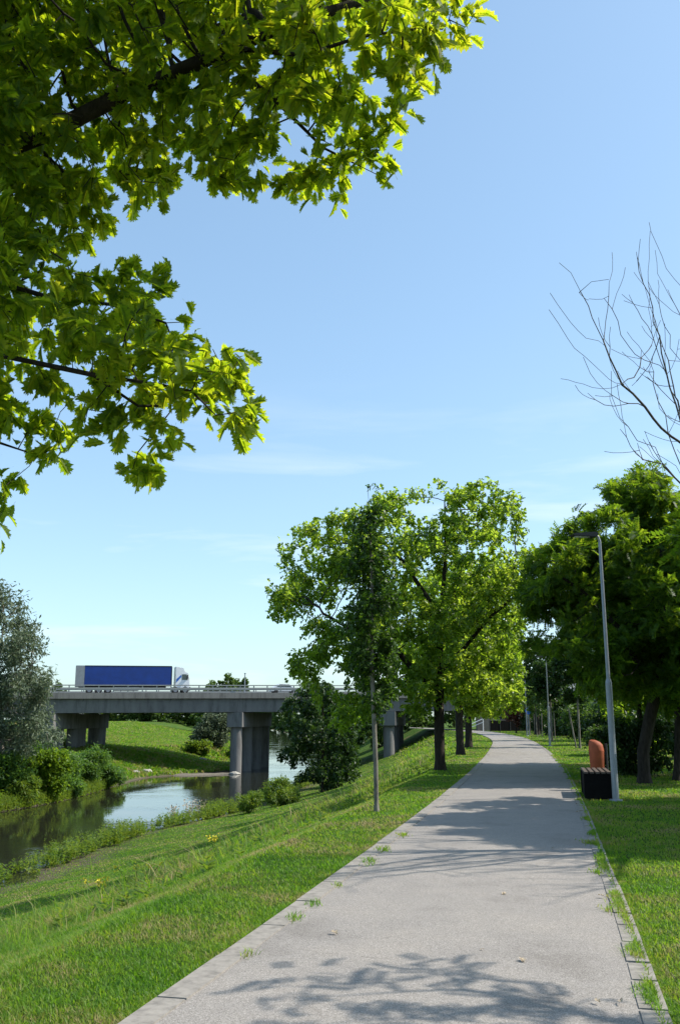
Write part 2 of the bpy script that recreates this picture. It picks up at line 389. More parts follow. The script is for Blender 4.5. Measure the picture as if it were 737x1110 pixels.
def branch_mesh(name, P, par, r, sides=6, flare=1.0):
    n = len(P)
    d = np.zeros_like(P); has = par >= 0
    d[has] = P[has] - P[par[has]]; d[~has] = (0, 0, 1); d = nrm(d)
    big = {}
    for i in range(n):
        p = par[i]
        if p >= 0 and (p not in big or r[i] > r[big[p]]): big[p] = i
    dd = d.copy()
    for p, c in big.items(): dd[p] = d[p] + d[c]
    dd = nrm(dd)
    ref = np.array([.31, .93, .21]); a = nrm(np.cross(dd, ref)); b = np.cross(dd, a)
    th = np.arange(sides) * 2 * np.pi / sides
    ring = lambda c, a, b, rr: c[:, None] + rr[:, None, None] * (np.cos(th)[None, :, None] * a[:, None] + np.sin(th)[None, :, None] * b[:, None])
    rr = r.copy()
    for i in range(n):
        if par[i] < 0: rr[i] *= flare
    V = [ring(P, a, b, rr)]
    loops = []; extra_c, extra_a, extra_b, extra_r = [], [], [], []
    for i in range(n):
        p = par[i]
        if p < 0: continue
        if big[p] == i: s = p * sides
        else:
            s = (n + len(extra_c)) * sides
            extra_c.append(P[p]); extra_a.append(a[i]); extra_b.append(b[i]); extra_r.append(min(r[i] * 1.15, r[p]))
        t = i * sides
        for k in range(sides):
            k2 = (k + 1) % sides
            loops += [s + k, s + k2, t + k2, t + k]
    if extra_c: V.append(ring(np.array(extra_c), np.array(extra_a), np.array(extra_b), np.array(extra_r)))
    V = np.concatenate(V)
    return mesh_np(name, V, np.array(loops), np.arange(len(loops) // 4) * 4)
def lobes_pts(lobes, n, rng, shell=.35):
    """lobes: (centre, radii); points spread by volume, denser to the outside"""
    vol = np.array([l[1][0] * l[1][1] * l[1][2] for l in lobes]) ** .85; vol /= vol.sum()
    k = rng.choice(len(lobes), n, p=vol)
    u = nrm(rng.normal(0, 1, (n, 3))); r = rng.uniform(shell ** 3, 1, n) ** (1 / 3)
    c = np.array([l[0] for l in lobes])[k]; rad = np.array([l[1] for l in lobes])[k]
    return c + u * r[:, None] * rad
def polyseed(lines, step=.35):
    """first line starts at the root; every other starts at its nearest point so far"""
    P, par = [], []
    for li, ln in enumerate(lines):
        pts = [np.array(p, float) for p in ln]
        if li == 0: P.append(pts[0]); par.append(-1); last = 0
        else:
            Q = np.array(P); last = int(np.linalg.norm(Q - pts[0], axis=1).argmin())
        cur = P[last]; 
        for q in pts[1:] if li == 0 else pts:
            L = np.linalg.norm(q - cur); m = max(1, int(round(L / step)))
            for j in range(1, m + 1):
                P.append(cur + (q - cur) * j / m); par.append(last); last = len(P) - 1
            cur = q
    return P, par
def tree(name, label, base, lines, lobes, rng, leafkind, leafm, nleaf, lsize, nattr=500, step=.4, kill=.45, Rb=.15, r0=.006,
         barkm='bark', cat='tree', group=None, sides=6, droop=.25, spread=.12, thr=6, jit=.18, upw=1.0, axr=.8, clump=True, crown='crown', sv=.25, trop=(0, 0, .05), holes=0, hf=2.0, rcap=None):
    """everything in world coordinates, then moved to the base"""
    base = np.array(base, float)
    root = thing(name, label, cat, tuple(base), 0, group)
    seed, sp = polyseed(lines, step)
    seed = [s - base for s in seed]
    attr = lobes_pts(lobes, nattr, rng) - base
    if holes:
        q = attr * hf; g = np.sin(q[:, 0] + 1.3 * np.sin(q[:, 2])) + np.sin(q[:, 1] * 1.1 + q[:, 2] * .6) + np.sin(q[:, 2] * 1.4 - q[:, 0] * .5)
        attr = attr[g > np.quantile(g, holes)]
    P, par = colonize(seed, sp, attr, step, kill, rng, jit=jit, trop=trop)
    r, cnt = radii(par, r0, Rb)
    if rcap:
        n1 = len(polyseed(lines[:1], step)[0]); ln = np.zeros(len(P))
        for i in range(len(P) - 1, 0, -1):
            if par[i] >= 0: ln[par[i]] = max(ln[par[i]], ln[i] + np.linalg.norm(P[i] - P[par[i]]))
        r[n1:] = np.minimum(r[n1:], .003 + rcap * ln[n1:])
    me = branch_mesh('trunk', P, par, r, sides, 1.35)
    link('trunk', me, M[barkm], root, smooth=True)
    if nleaf:
        cand = np.where((cnt <= thr) & (par >= 0) & (np.arange(len(P)) >= 1))[0]
        cand = cand[cand >= min(len(seed), len(P) - 1)] if len(cand[cand >= len(seed)]) > 10 else cand
        w = 1.0 / cnt[cand]; 
        w = w * rng.uniform(.25, 1.75, len(cand)); w /= w.sum()
        k = rng.choice(cand, nleaf, p=w)
        u = rng.uniform(0, 1, (nleaf, 1)) ** 2
        bd = nrm(P[k] - P[par[k]])
        pos = P[k] + (P[par[k]] - P[k]) * u + rng.normal(0, spread, (nleaf, 3))
        ax = bd * .7 + rng.normal(0, axr, (nleaf, 3)) + np.array([0, 0, -droop])
        upv = np.array([0, 0, upw]) + rng.normal(0, .55, (nleaf, 3))
        sz = lsize * rng.uniform(1 - sv * 1.4, 1 + sv, nleaf)
        leaves(crown, pos, ax, upv, sz, leafkind, M[leafm], root)
    return root

# ------------------------------------------------------------------ ground, river, path
def build_ground():
    ys = np.concatenate([np.arange(-30, 0, 2), np.arange(0, 60, .5), np.arange(60, 200, 1.2), np.arange(200, 500, 8), np.geomspace(500, 3000, 20)])
    xs = np.concatenate([-np.geomspace(2000, 90, 18), np.arange(-86, -45, 2), np.arange(-45, 30, .5), np.arange(30, 80, 2.5), np.geomspace(82, 2000, 18)])
    X, Y = np.meshgrid(xs, ys); Z = hz(X, Y)
    # lower the ground under the path, so the path and its kerbs are the surface
    inside = (X > XL(Y) - .1) & (X < XR(Y) + .1)
    Z = np.where(inside, np.minimum(Z, -.06), Z)
    V = np.stack([X, Y, Z], 2).reshape(-1, 3); nx = len(xs); ny = len(ys)
    i = (np.arange(ny - 1)[:, None] * nx + np.arange(nx - 1)[None]).ravel()
    Q = np.stack([i, i + 1, i + nx + 1, i + nx], 1)
    o = link('ground', mesh_np('ground', V, Q.ravel(), np.arange(len(Q)) * 4), M['ground'], smooth=True)
    tag(o, kind='structure')
    ys = np.concatenate([np.arange(-25, 300, 4), np.geomspace(300, 1500, 30)])
    a = np.stack([WL(ys) - 2.5, ys, np.full_like(ys, WZ)], 1); b = np.stack([WR(ys) + 2.5, ys, np.full_like(ys, WZ)], 1)
    V = np.stack([a, b], 1).reshape(-1, 3); n = len(ys)
    i = np.arange(n - 1) * 2; Q = np.stack([i, i + 1, i + 3, i + 2], 1)
    o = link('river', mesh_np('river', V, Q.ravel(), np.arange(len(Q)) * 4), M['water']); tag(o, kind='structure')
build_ground()
def build_path():
    rng = np.random.default_rng(3)
    ys = np.concatenate([np.arange(-12, 60, .5), np.arange(60, 200, 1.5)])
    ts = np.linspace(0, 1, 9)
    a, b = XL(ys) + .186, XR(ys) - .108
    V = np.stack([a[:, None] + (b - a)[:, None] * ts, np.repeat(ys[:, None], 9, 1), np.full((len(ys), 9), .03) + .02 * np.sin(ts * np.pi)[None]], 2).reshape(-1, 3)
    i = (np.arange(len(ys) - 1)[:, None] * 9 + np.arange(8)[None]).ravel(); Q = np.stack([i, i + 1, i + 10, i + 9], 1)
    tag(link('path', mesh_np('path', V, Q.ravel(), np.arange(len(Q)) * 4), M['asphalt'], smooth=True), kind='structure')
    for side in (0, 1):
        mb = MB(); y = -10.0
        while y < 190:
            L = (1.0 if side == 0 else rng.uniform(.38, .62)) * (1 if y < 60 else 3)
            f = XL if side == 0 else XR
            x0, x1 = float(f(y)), float(f(y + L))
            d = Vector((x1 - x0, L, 0)).normalized(); n = Vector((d.y, -d.x, 0))
            w = .185 if side == 0 else .15 + rng.uniform(-.01, .01)
            jz = rng.uniform(-.004, .006) if side == 0 else rng.uniform(-.003, .003); jo = rng.uniform(-.003, .003) if side == 0 else rng.uniform(-.006, .006)
            g = .008 if side == 0 else .02
            o0 = Vector((x0, y, 0)) + d * g + n * (jo if side == 0 else -w * .75 + jo); o1 = Vector((x1, y + L, 0)) - d * g + n * (jo if side == 0 else -w * .75 + jo)
            top = .038 + jz
            vv = [o0, o0 + n * w, o1 + n * w, o1]
            bt = [mb.bm.verts.new((v.x, v.y, -.12)) for v in vv]; tp = [mb.bm.verts.new((v.x, v.y, top)) for v in vv]
            mb.bm.faces.new(tp)
            for k in range(4): mb.bm.faces.new((bt[k], bt[(k + 1) % 4], tp[(k + 1) % 4], tp[k]))
            y += L
        tag(mb.build('kerb', M['kerb']), kind='structure')
build_path()

# ------------------------------------------------------------------ grass
def build_grass():
    rng = np.random.default_rng(11)
    def scatter(n, y0, y1, xmin=-.48, xmax=.46, pw=1.0):
        y = np.exp(rng.uniform(math.log(y0), math.log(y1), n)) if pw == 1 else rng.uniform(y0, y1, n)
        x = rng.uniform(xmin, xmax, n) * (y + .8)
        return x, y
    def keep(x, y):
        onp = (x > XL(y) - .03) & (x < XR(y) + .03)
        wat = (x < WR(y) + .25)
        return ~(onp | wat) & (x > -26)
    V = []
    xs, ys = [], []
    x, y = scatter(520000, 4.3, 60); k = keep(x, y); xs.append(x[k]); ys.append(y[k])
    x, y = scatter(150000, 60, 150); k = keep(x, y); xs.append(x[k]); ys.append(y[k])
    # fringe creeping over both kerbs
    y = np.exp(rng.uniform(math.log(4.5), math.log(45), 30000)); xr = XR(y) + .06 + rng.normal(0, .035, len(y)) - .12 * np.clip(np.sin(y * 3.1 + 1.7 * np.sin(y * 1.9)) * np.sin(y * 1.37 + 2) * 1.6, 0, 1) * rng.random(len(y))
    xs.append(xr); ys.append(y)
    y = np.exp(rng.uniform(math.log(4.5), math.log(45), 9000)); xs.append(XL(y) - .01 - rng.exponential(.04, len(y))); ys.append(y)
    n5 = 190000; y = rng.uniform(84, 330, n5); x = WL(y) - .3 - rng.uniform(0, 1, n5) * np.where(y < 215, 34, 70); xs.append(x); ys.append(y)
    for (tx, ty, nn, rad) in [(-.55, 8.25, 130, .05), (-.18, 8.85, 90, .04), (.42, 11.4, 160, .07), (.72, 12.4, 150, .06), (1.1, 13.9, 120, .06), (-.98, 7.05, 60, .04), (.1, 9.8, 50, .03), (2.4, 8.6, 100, .05), (2.85, 10.6, 120, .05), (3.35, 13.1, 120, .06)]:
        off = float(XL(ty)) + .20 if tx < 2 else float(XR(ty)) - .14
        nn = int(nn * .55); xs.append(off + rng.normal(0, rad * .8, nn)); ys.append(ty + rng.normal(0, rad * 2, nn))
    x = np.concatenate(xs); y = np.concatenate(ys); n = len(x)
    z = hz(x, y); inp = (x > XL(y)) & (x < XR(y)); z = np.where(inp, .03, z)
    dl = XL(y) - x                     # distance left of the path
    bank = x < WL(y)
    pn = np.sin(x * 1.7 + y * .6) * np.sin(y * 1.1 - x * .8 + 2) + .5 * np.sin(x * 4.1 - y * 2.7)
    rough = sm((dl - 1.8 - .25 * pn) / 1.6) * (1 - sm((dl - 7.5 - .8 * pn) / 2.5))
    H = .022 + .028 * rng.random(n) + rough * (.08 + .22 * rng.random(n)) * (.5 + .6 * np.clip(pn, -.6, 1))
    H = H + (dl > 0) * .02 * rng.random(n) * (pn > .1)
    H = np.where(inp, .035 + .03 * rng.random(n), H)
    tall = (rng.random(n) < .028 * (rough > .4)); H = np.where(tall, H * 1.9 + .1, H)
    H = H * (1 + .25 * sm((y - 30) / 40)); H = np.where(bank, .22 + .3 * rng.random(n), H)
    W = np.maximum(.0022 + .0028 * rng.random(n), .00052 * y) * np.where(bank, 1.5, 1)
    az = rng.uniform(0, 2 * np.pi, n); lean = rng.uniform(.2, 1.5, n)
    wa = az + np.pi / 2 + rng.normal(0, .5, n)
    dx, dy = np.cos(wa) * W, np.sin(wa) * W; lx, ly = np.cos(az) * lean * H, np.sin(az) * lean * H
    b = np.stack([x, y, z - .01], 1)
    v0 = b + np.stack([dx, dy, 0 * x], 1); v1 = b - np.stack([dx, dy, 0 * x], 1)
    mid = b + np.stack([lx * .3, ly * .3, H * .6], 1); v2 = mid - np.stack([dx, dy, 0 * x], 1) * .7; v3 = mid + np.stack([dx, dy, 0 * x], 1) * .7
    tip = b + np.stack([lx, ly, H], 1)
    V = np.stack([v0, v1, v2, v3, tip], 1)
    F = np.array([0, 1, 2, 0, 2, 3, 3, 2, 4]); I = (F[None] + (np.arange(n) * 5)[:, None]).ravel()
    o = link('grass', mesh_np('grass', V, I, np.arange(len(I) // 3) * 3), M['grass']); tag(o, 'mown and rough green grass on the bank and verges', 'grass', kind='stuff')
build_grass()
def build_weeds():
    rng = np.random.default_rng(5)
    n = 3600
    y = rng.uniform(30, 118, n); w = np.minimum(.8 + .04 * (y - 30), 1.5)
    x = WR(y) + .1 + w * rng.random(n) ** 1.2
    cl = np.sin(y * .55) * np.sin(y * .21 + 1) + .25 * np.sin(y * 1.7); k = rng.random(n) < .6 + .5 * cl; x, y, cl = x[k], y[k], cl[k]
    y2 = rng.uniform(76, 112, 1500); x2 = WL(y2) + .1 - 1.3 * rng.random(1500); x = np.concatenate([x, x2]); y = np.concatenate([y, y2]); cl = np.concatenate([cl, np.zeros(1500)])
    n = len(x); z = np.maximum(hz(x, y), WZ - .1); H = (.55 + .6 * rng.random(n)) * (1 + .3 * np.clip(cl, -.8, 1))
    m = 16; t = rng.uniform(.08, 1, (n, m)); lean = rng.normal(0, .12, (n, 1, 2))
    ph = rng.uniform(0, 2 * np.pi, (n, m))
    P = np.stack([x[:, None] + lean[..., 0] * t * H[:, None], y[:, None] + lean[..., 1] * t * H[:, None], z[:, None] + t * H[:, None]], 2).reshape(-1, 3)
    ax = np.stack([np.cos(ph), np.sin(ph), .9 + 0 * ph], 2).reshape(-1, 3); up = np.tile([0, 0, 1.], (n * m, 1)) + rng.normal(0, .3, (n * m, 3))
    sz = (.26 * (1.1 - .6 * t)).ravel()
    o = leaves('weeds', P, ax, up, sz, 'lance', M['weed_leaf']); tag(o, 'tall leafy weeds and nettles lining the water edges', 'weeds', kind='stuff')
    # broadleaf weeds in the rough part of the bank
    n = 900; y = rng.uniform(9, 45, n); x = XL(y) - 1.5 - 6.5 * rng.random(n) ** .8; k = np.sin(x * 1.3 + 1) * np.sin(y * .9) > .05; x, y = x[k], y[k]; n = len(x); z = hz(x, y)
    m = 9; ph = rng.uniform(0, 6.28, (n, m)); t = rng.uniform(0, 1, (n, m)); H = .12 + .2 * rng.random((n, 1))
    P = np.stack([x[:, None] + 0 * t, y[:, None] + 0 * t, z[:, None] + t * H], 2).reshape(-1, 3)
    ax = np.stack([np.cos(ph), np.sin(ph), .7 + 0 * ph], 2).reshape(-1, 3)
    o = leaves('undergrowth', P, ax, np.tile([0, 0, 1.], (n * m, 1)), np.full(n * m, .14), 'lance', M['weed_leaf']); tag(o, 'broad leaved weeds scattered in the rough grass of the bank', 'undergrowth', kind='stuff')
    n = 26; y = rng.uniform(4.6, 26, n) ; x = XL(y) + .2 + (XR(y) - XL(y) - .3) * np.where(rng.random(n) < .6, 1 - rng.random(n) ** 3, rng.random(n)); P = np.stack([x, y, 0 * x + .058], 1); ph = rng.uniform(0, 6.28, n)
    ax = np.stack([np.cos(ph), np.sin(ph), .1 + 0 * ph], 1); o = leaves('fallen_leaves', P, ax, np.tile([0, 0, 1.], (n, 1)) + rng.normal(0, .3, (n, 3)), rng.uniform(.03, .075, n), 'lobed', M['seed']); tag(o, 'dry fallen leaves and bits scattered on the path', 'leaves', kind='stuff')
build_weeds()

# ------------------------------------------------------------------ trees near the camera
def px(lines, Y, dz=0):
    return [tuple(at(a, b, Y if not hasattr(Y, '__len__') else Y[i])) for i, (a, b) in enumerate(lines)]
def lobe(pxx, pyy, rx, ry, Y, dy):
    c = at(pxx, pyy, Y); s = np.linalg.norm(c - np.array([0, 0, EYE])) / 1000
    return (c, (rx * s, dy, ry * s))
rng = np.random.default_rng(21)
# the big oak whose boughs hang into the view from the left
ob = np.array(gpt(-4.6, 6.4))
oak_lines = [
    [ob, (-4.55, 6.4, 1.0), (-4.45, 6.3, 2.6), (-4.4, 6.3, 4.2), (-4.3, 6.2, 6.2), (-4.2, 6.2, 8.2)],
    [(-4.4, 6.3, 3.0)] + px([(0, 385), (100, 406), (174, 417), (208, 424), (234, 450)], [6.0, 5.9, 5.8, 5.8, 5.8]),
    [(-4.4, 6.3, 3.4)] + px([(0, 306), (52, 322), (120, 330), (180, 350)], [6.4, 6.4, 6.3, 6.3]),
    [(-4.4, 6.3, 3.6)] + px([(-40, 180), (50, 145), (130, 105), (220, 66), (310, 26), (400, 0)], [6.2, 6.2, 6.1, 6.0, 5.9, 5.9]),
    px([(190, 80), (250, 52), (330, 60), (390, 40), (460, 30)], [6.1, 5.8, 5.7, 5.6, 5.6]),
    px([(240, 60), (300, 110), (350, 160), (410, 190)], [6.0, 6.2, 6.3, 6.3]),
    px([(100, 406), (150, 440), (190, 440), (150, 490)], [5.9, 6.1, 6.2, 6.2]),
    [(-4.4, 6.3, 3.0)] + px([(-60, 470), (0, 480), (60, 500)], [6.8, 6.8, 6.8]),
]
oak_lobes = [lobe(*a) for a in [
    (40, 60, 90, 80, 6.3, 1.5), (150, 60, 90, 80, 6.1, 1.3), (240, 70, 80, 75, 6.0, 1.1), (320, 55, 75, 70, 5.9, .9), (400, 38, 60, 45, 5.7, .7),
    (470, 25, 50, 34, 5.6, .5), (508, 18, 34, 22, 5.6, .35), (465, 95, 30, 30, 5.7, .35), (445, 85, 38, 30, 5.7, .4), (330, 140, 60, 50, 6.1, .7), (385, 175, 42, 42, 6.2, .5), (425, 205, 20, 20, 6.2, .25),
    (260, 150, 45, 45, 6.2, .6), (210, 165, 42, 35, 6.1, .6), (290, 200, 26, 28, 6.2, .3), (90, 150, 80, 55, 6.4, 1.2), (30, 180, 60, 60, 6.4, 1.2), (20, 240, 60, 60, 6.5, 1.0), (58, 250, 30, 30, 6.5, .5), (40, 320, 60, 50, 6.3, .9),
    (115, 320, 55, 42, 6.2, .8), (165, 340, 38, 36, 6.1, .6), (70, 385, 70, 32, 6.0, .8), (150, 395, 60, 32, 5.9, .7), (210, 415, 42, 32, 5.8, .55), (250, 440, 32, 30, 5.8, .4), (262, 465, 22, 20, 5.8, .3), (240, 400, 42, 26, 5.8, .5), (190, 372, 38, 32, 6.0, .6), (140, 512, 30, 20, 6.2, .35), (180, 460, 30, 24, 6.0, .4),
    (20, 420, 40, 35, 6.3, .6), (150, 440, 32, 30, 6.1, .4), (145, 490, 32, 30, 6.2, .4), (115, 465, 25, 30, 6.2, .3), (25, 490, 38, 32, 6.7, .5), (60, 508, 20, 16, 6.8, .25),
    (-100, 100, 110, 160, 6.4, 1.8), (-90, 330, 100, 110, 6.5, 1.5), (-10, 580, 12, 18, 6.8, .2), (-250, 60, 130, 180, 6.5, 2.2), (-200, -120, 200, 120, 6.5, 2.2), (60, -130, 220, 120, 6.3, 2.0), (260, -110, 150, 90, 6.1, 1.6), (60, -300, 260, 140, 6.4, 2.4), (400, -60, 90, 45, 5.8, .8)]]  # lobes above the top edge are unseen, added to shade the boughs below
tree('oak_tree', 'big oak at the left edge with sunlit lobed leaves overhanging the view', tuple(ob), oak_lines, oak_lobes, rng, 'oak', 'oak_leaf', 38000, .128,
     nattr=5600, step=.15, kill=.125, Rb=.19, r0=.003, sides=6, droop=.35, spread=.04, thr=3, holes=0, axr=.65, upw=1.0, rcap=.0085)

# bare tree reaching in from the right
def cp(l, Y):  # crop pixel list -> world
    n = len(l); return [tuple(at(590 + a * .2703, 240 + b * .2703, Y[0] + (Y[1] - Y[0]) * i / max(n - 1, 1))) for i, (a, b) in enumerate(l)]
bb = np.array(gpt(7.7, 10.8)); tp = (6.5, 12.6, 3.0)
bare_lines = [[bb, (7.3, 11.4, 1.2), tp, (6.3, 12.5, 4.4), (6.2, 12.4, 5.2), (6.9, 13.2, 6.4)],
    [tp] + cp([(620, 960), (544, 880), (470, 825), (400, 745), (310, 655), (265, 545), (240, 480), (190, 390), (145, 285), (100, 215), (60, 160)], (12.4, 11.2)),
    cp([(145, 285), (190, 245), (250, 230)], (11.4, 11.2)),
    cp([(240, 485), (245, 400), (260, 250), (275, 190), (275, 130)], (11.7, 12.2)),
    cp([(240, 493), (170, 470), (100, 400), (50, 330), (22, 290)], (11.7, 10.9)),
    cp([(310, 655), (250, 630), (200, 575), (155, 540), (90, 470), (15, 355)], (11.9, 10.8)),
    cp([(310, 655), (360, 620), (400, 540), (430, 490)], (11.9, 12.6)),
    cp([(375, 730), (310, 725), (240, 680), (180, 610), (155, 545)], (12, 11.0)),
    [tp] + cp([(640, 1150), (544, 1050), (480, 980), (440, 900), (370, 870), (300, 790), (270, 700), (265, 600)], (12.3, 11.2)),
    [(6.3, 12.5, 4.4)] + cp([(544, 780), (490, 620), (440, 500), (420, 350), (415, 150), (425, 40)], (12.6, 12.8)),
    [(6.3, 12.5, 4.6)] + cp([(544, 800), (480, 600), (440, 400), (395, 250), (370, 150)], (12.4, 12.0)),
    cp([(460, 580), (400, 560), (340, 500), (290, 400), (240, 310)], (12.3, 11.6)),
    [(6.2, 12.4, 5.3)] + cp([(544, 265), (490, 190), (450, 90), (415, 0)], (12.0, 12.0)),
    [(6.2, 12.4, 5.4)] + cp([(544, 380), (500, 290), (455, 210), (443, 120)], (12.9, 13.2)),
    cp([(520, 700), (490, 560), (440, 400), (400, 260)], (12.5, 13)),
    [(6.5, 12.6, 3.4)] + cp([(544, 980), (500, 850), (440, 650), (425, 560)], (12.2, 12.2)),
    cp([(480, 980), (400, 950), (340, 900), (305, 830)], (12, 11.3)),
    cp([(544, 560), (500, 500), (480, 420), (455, 290)], (12.8, 13)),
    [tp, (7.6, 12.0, 4.6), (8.6, 11.4, 6.4), (9.2, 11.0, 8.4)], [tp, (7.4, 13.4, 4.8), (8.0, 14.6, 6.8), (8.2, 15.2, 9)],
    [(6.3, 12.5, 4.4), (5.9, 11.2, 5.8), (5.5, 10.2, 7.2), (5.0, 9.2, 8.8)], [(6.2, 12.4, 5), (6.9, 11.6, 7), (7.1, 11, 9)], [tp, (7.3, 12.0, 4.2), (8.2, 11.6, 5.6), (9.0, 11.0, 6.6), (9.6, 10.4, 7.6)], [tp, (7.0, 13.2, 3.9), (7.9, 13.8, 5.0), (8.8, 14.0, 5.9), (9.8, 14.2, 6.6)], [tp, (7.4, 12.8, 3.6), (8.4, 12.9, 4.4), (9.3, 12.8, 5.3), (10.0, 12.6, 6.4)], [tp, (7.0, 11.7, 4.0), (7.6, 10.8, 5.0), (8.2, 10.1, 6.0), (8.6, 9.7, 7.0)], [tp, (6.9, 12.9, 4.4), (7.4, 13.5, 5.6), (7.8, 14.4, 6.6)], [tp, (7.1, 12.2, 3.8), (7.8, 12.2, 5.2), (8.2, 12.3, 6.8), (8.4, 12.0, 8.2)], [tp, (6.0, 11.9, 4.1), (5.7, 11.2, 5.3), (5.6, 10.5, 6.6)], [tp, (6.2, 11.9, 4.0), (6.4, 11.2, 5.4), (6.6, 10.6, 7.0)], [tp, (6.1, 13.1, 4.0), (5.9, 13.8, 5.2), (6.0, 14.4, 6.6)], [tp, (6.9, 12.2, 4.4), (7.2, 11.6, 6.0), (7.1, 11.0, 7.4)], [tp, (6.7, 13.2, 4.2), (6.8, 13.6, 5.8), (6.4, 13.9, 7.4)], [tp, (6.0, 12.3, 4.0), (5.8, 12.1, 4.8), (5.9, 11.6, 5.8)]]  # unseen limbs, added for the shadow streaks they throw on the path
def bare():
    rng = np.random.default_rng(8)
    root = thing('bare_tree', 'leafless tree with fine bare twigs at the right edge', 'tree', tuple(bb))
    P, par = polyseed(bare_lines, .22); P = [p.copy() for p in P]; par = list(par); base_n = len(P)
    for i in range(20, base_n):                       # twigs that curve upwards
        if rng.random() < (.6 if P[i][0] / P[i][1] > .48 else .36 if P[i][0] / P[i][1] > .30 else .2) and P[i][2] > 3.2:
            d = P[i] - P[par[i]]; d /= np.linalg.norm(d) + 1e-6
            v = nrm((d * .9 + rng.normal(0, .6, 3))[None])[0]; last = i; q = P[i]; L = rng.integers(4, 10) if P[i][0] / P[i][1] > .48 else rng.integers(2, 6) if P[i][0] / P[i][1] > .27 else rng.integers(2, 4)
            for j in range(L):
                v = nrm((v + np.array([0, 0, .2]) + rng.normal(0, .10, 3))[None])[0]
                q = q + v * .14; P.append(q); par.append(last); last = len(P) - 1
                if rng.random() < .12:
                    w = nrm((v + rng.normal(0, .6, 3))[None])[0]; l2 = last; q2 = q
                    for _ in range(rng.integers(2, 5)):
                        w = nrm((w + np.array([0, 0, .1]) + rng.normal(0, .1, 3))[None])[0]
                        q2 = q2 + w * .11; P.append(q2); par.append(l2); l2 = len(P) - 1
    P = np.array(P) - bb; par = np.array(par)
    P[1:base_n] += rng.normal(0, .012, (base_n - 1, 3))
    # length-based radius: thin at the tips
    n = len(P); ln = np.zeros(n)
    for i in range(n - 1, 0, -1):
        ln[par[i]] = max(ln[par[i]], ln[i] + np.linalg.norm(P[i] - P[par[i]]))
    r1, cnt = radii(par, .0045, .13)
    r = np.minimum(r1 * .7, .0038 + .0037 * ln + .0007 * ln ** 2) * np.where(P[:, 0] + bb[0] > 5.35, 2.3, 1); r[0] = .14  # limbs out of view are thickened so their shadows show
    link('trunk', branch_mesh('trunk', P, par, r, 6, 1.3), M['bark_bare'], root, smooth=True)
bare()

# ------------------------------------------------------------------ the row of trees along the path's left edge
rng = np.random.default_rng(4)
yb = gpt(.67, 17.71)
tree('young_tree', 'slim young tree with narrow dark crown and pale trunk beside the path', yb,
     [[yb, (.66, 17.7, .8), (.64, 17.7, 1.6), (.60, 17.7, 2.6), (.62, 17.7, 4.0), (.58, 17.7, 5.6), (.55, 17.7, 6.1)]],
     [(np.array([.62 + dx, 17.7, z]), (r, r, .55)) for z, r, dx in [(2.2, .4, 0), (2.7, .5, .05), (3.3, .54, -.08), (3.9, .5, .0), (4.5, .44, -.05), (5.0, .36, -.06), (5.5, .28, 0), (5.95, .15, 0)]],
     rng, 'lobed', 'young_leaf', 2700, .125, nattr=460, step=.14, kill=.14, Rb=.045, r0=.004, barkm='bark_pale', spread=.07, thr=4, holes=.25, hf=5, group='trees in a row along the path edge')
mb_ = gpt(3.34, 31.9)
ml = [(345, 610, 46, 48), (312, 655, 26, 24), (375, 590, 40, 42), (372, 680, 58, 46), (338, 725, 26, 24), (415, 610, 52, 58), (430, 690, 62, 52), (425, 556, 24, 26), (470, 565, 46, 42), (520, 555, 46, 32), (515, 620, 66, 52), (555, 590, 24, 36),
      (560, 650, 30, 38), (500, 690, 55, 42), (400, 735, 46, 34), (455, 745, 42, 26), (380, 770, 26, 22), (500, 735, 30, 20), (350, 752, 18, 14)]
tree('oak_tree', 'broad green oak with thick dark trunk, nearest full tree on the left verge', mb_,
     [[mb_, (3.33, 31.9, .9), (3.34, 31.9, 2.4), (3.42, 31.9, 3.4), (3.5, 31.9, 5.2), (3.7, 31.8, 7.4), (3.7, 31.8, 9.2)],
      [(3.36, 31.9, 2.7)] + px([(455, 735), (430, 705), (395, 690), (350, 665)], [31.6, 31.2, 30.8, 30.5]),
      [(3.4, 31.9, 3.2)] + px([(505, 700), (530, 670), (565, 640)], [31.8, 31.5, 31.4]), [(3.4, 31.9, 3.6)] + px([(465, 650), (430, 600), (400, 575)], [32.2, 32.5, 32.6])],
     [(lambda l: (l[0], l[1]))(lobe(a, b, c * .92, d * .92, 31.9 + rng.uniform(-1.2, 1.2), 1.9 + .012 * c)) for a, b, c, d in ml], rng, 'lobed', 'oak_leaf_mid', 21000, .20,
     nattr=2900, step=.3, kill=.28, Rb=.175, r0=.007, spread=.10, thr=3, holes=.34, hf=1.9, group='trees in a row along the path edge', upw=.9)
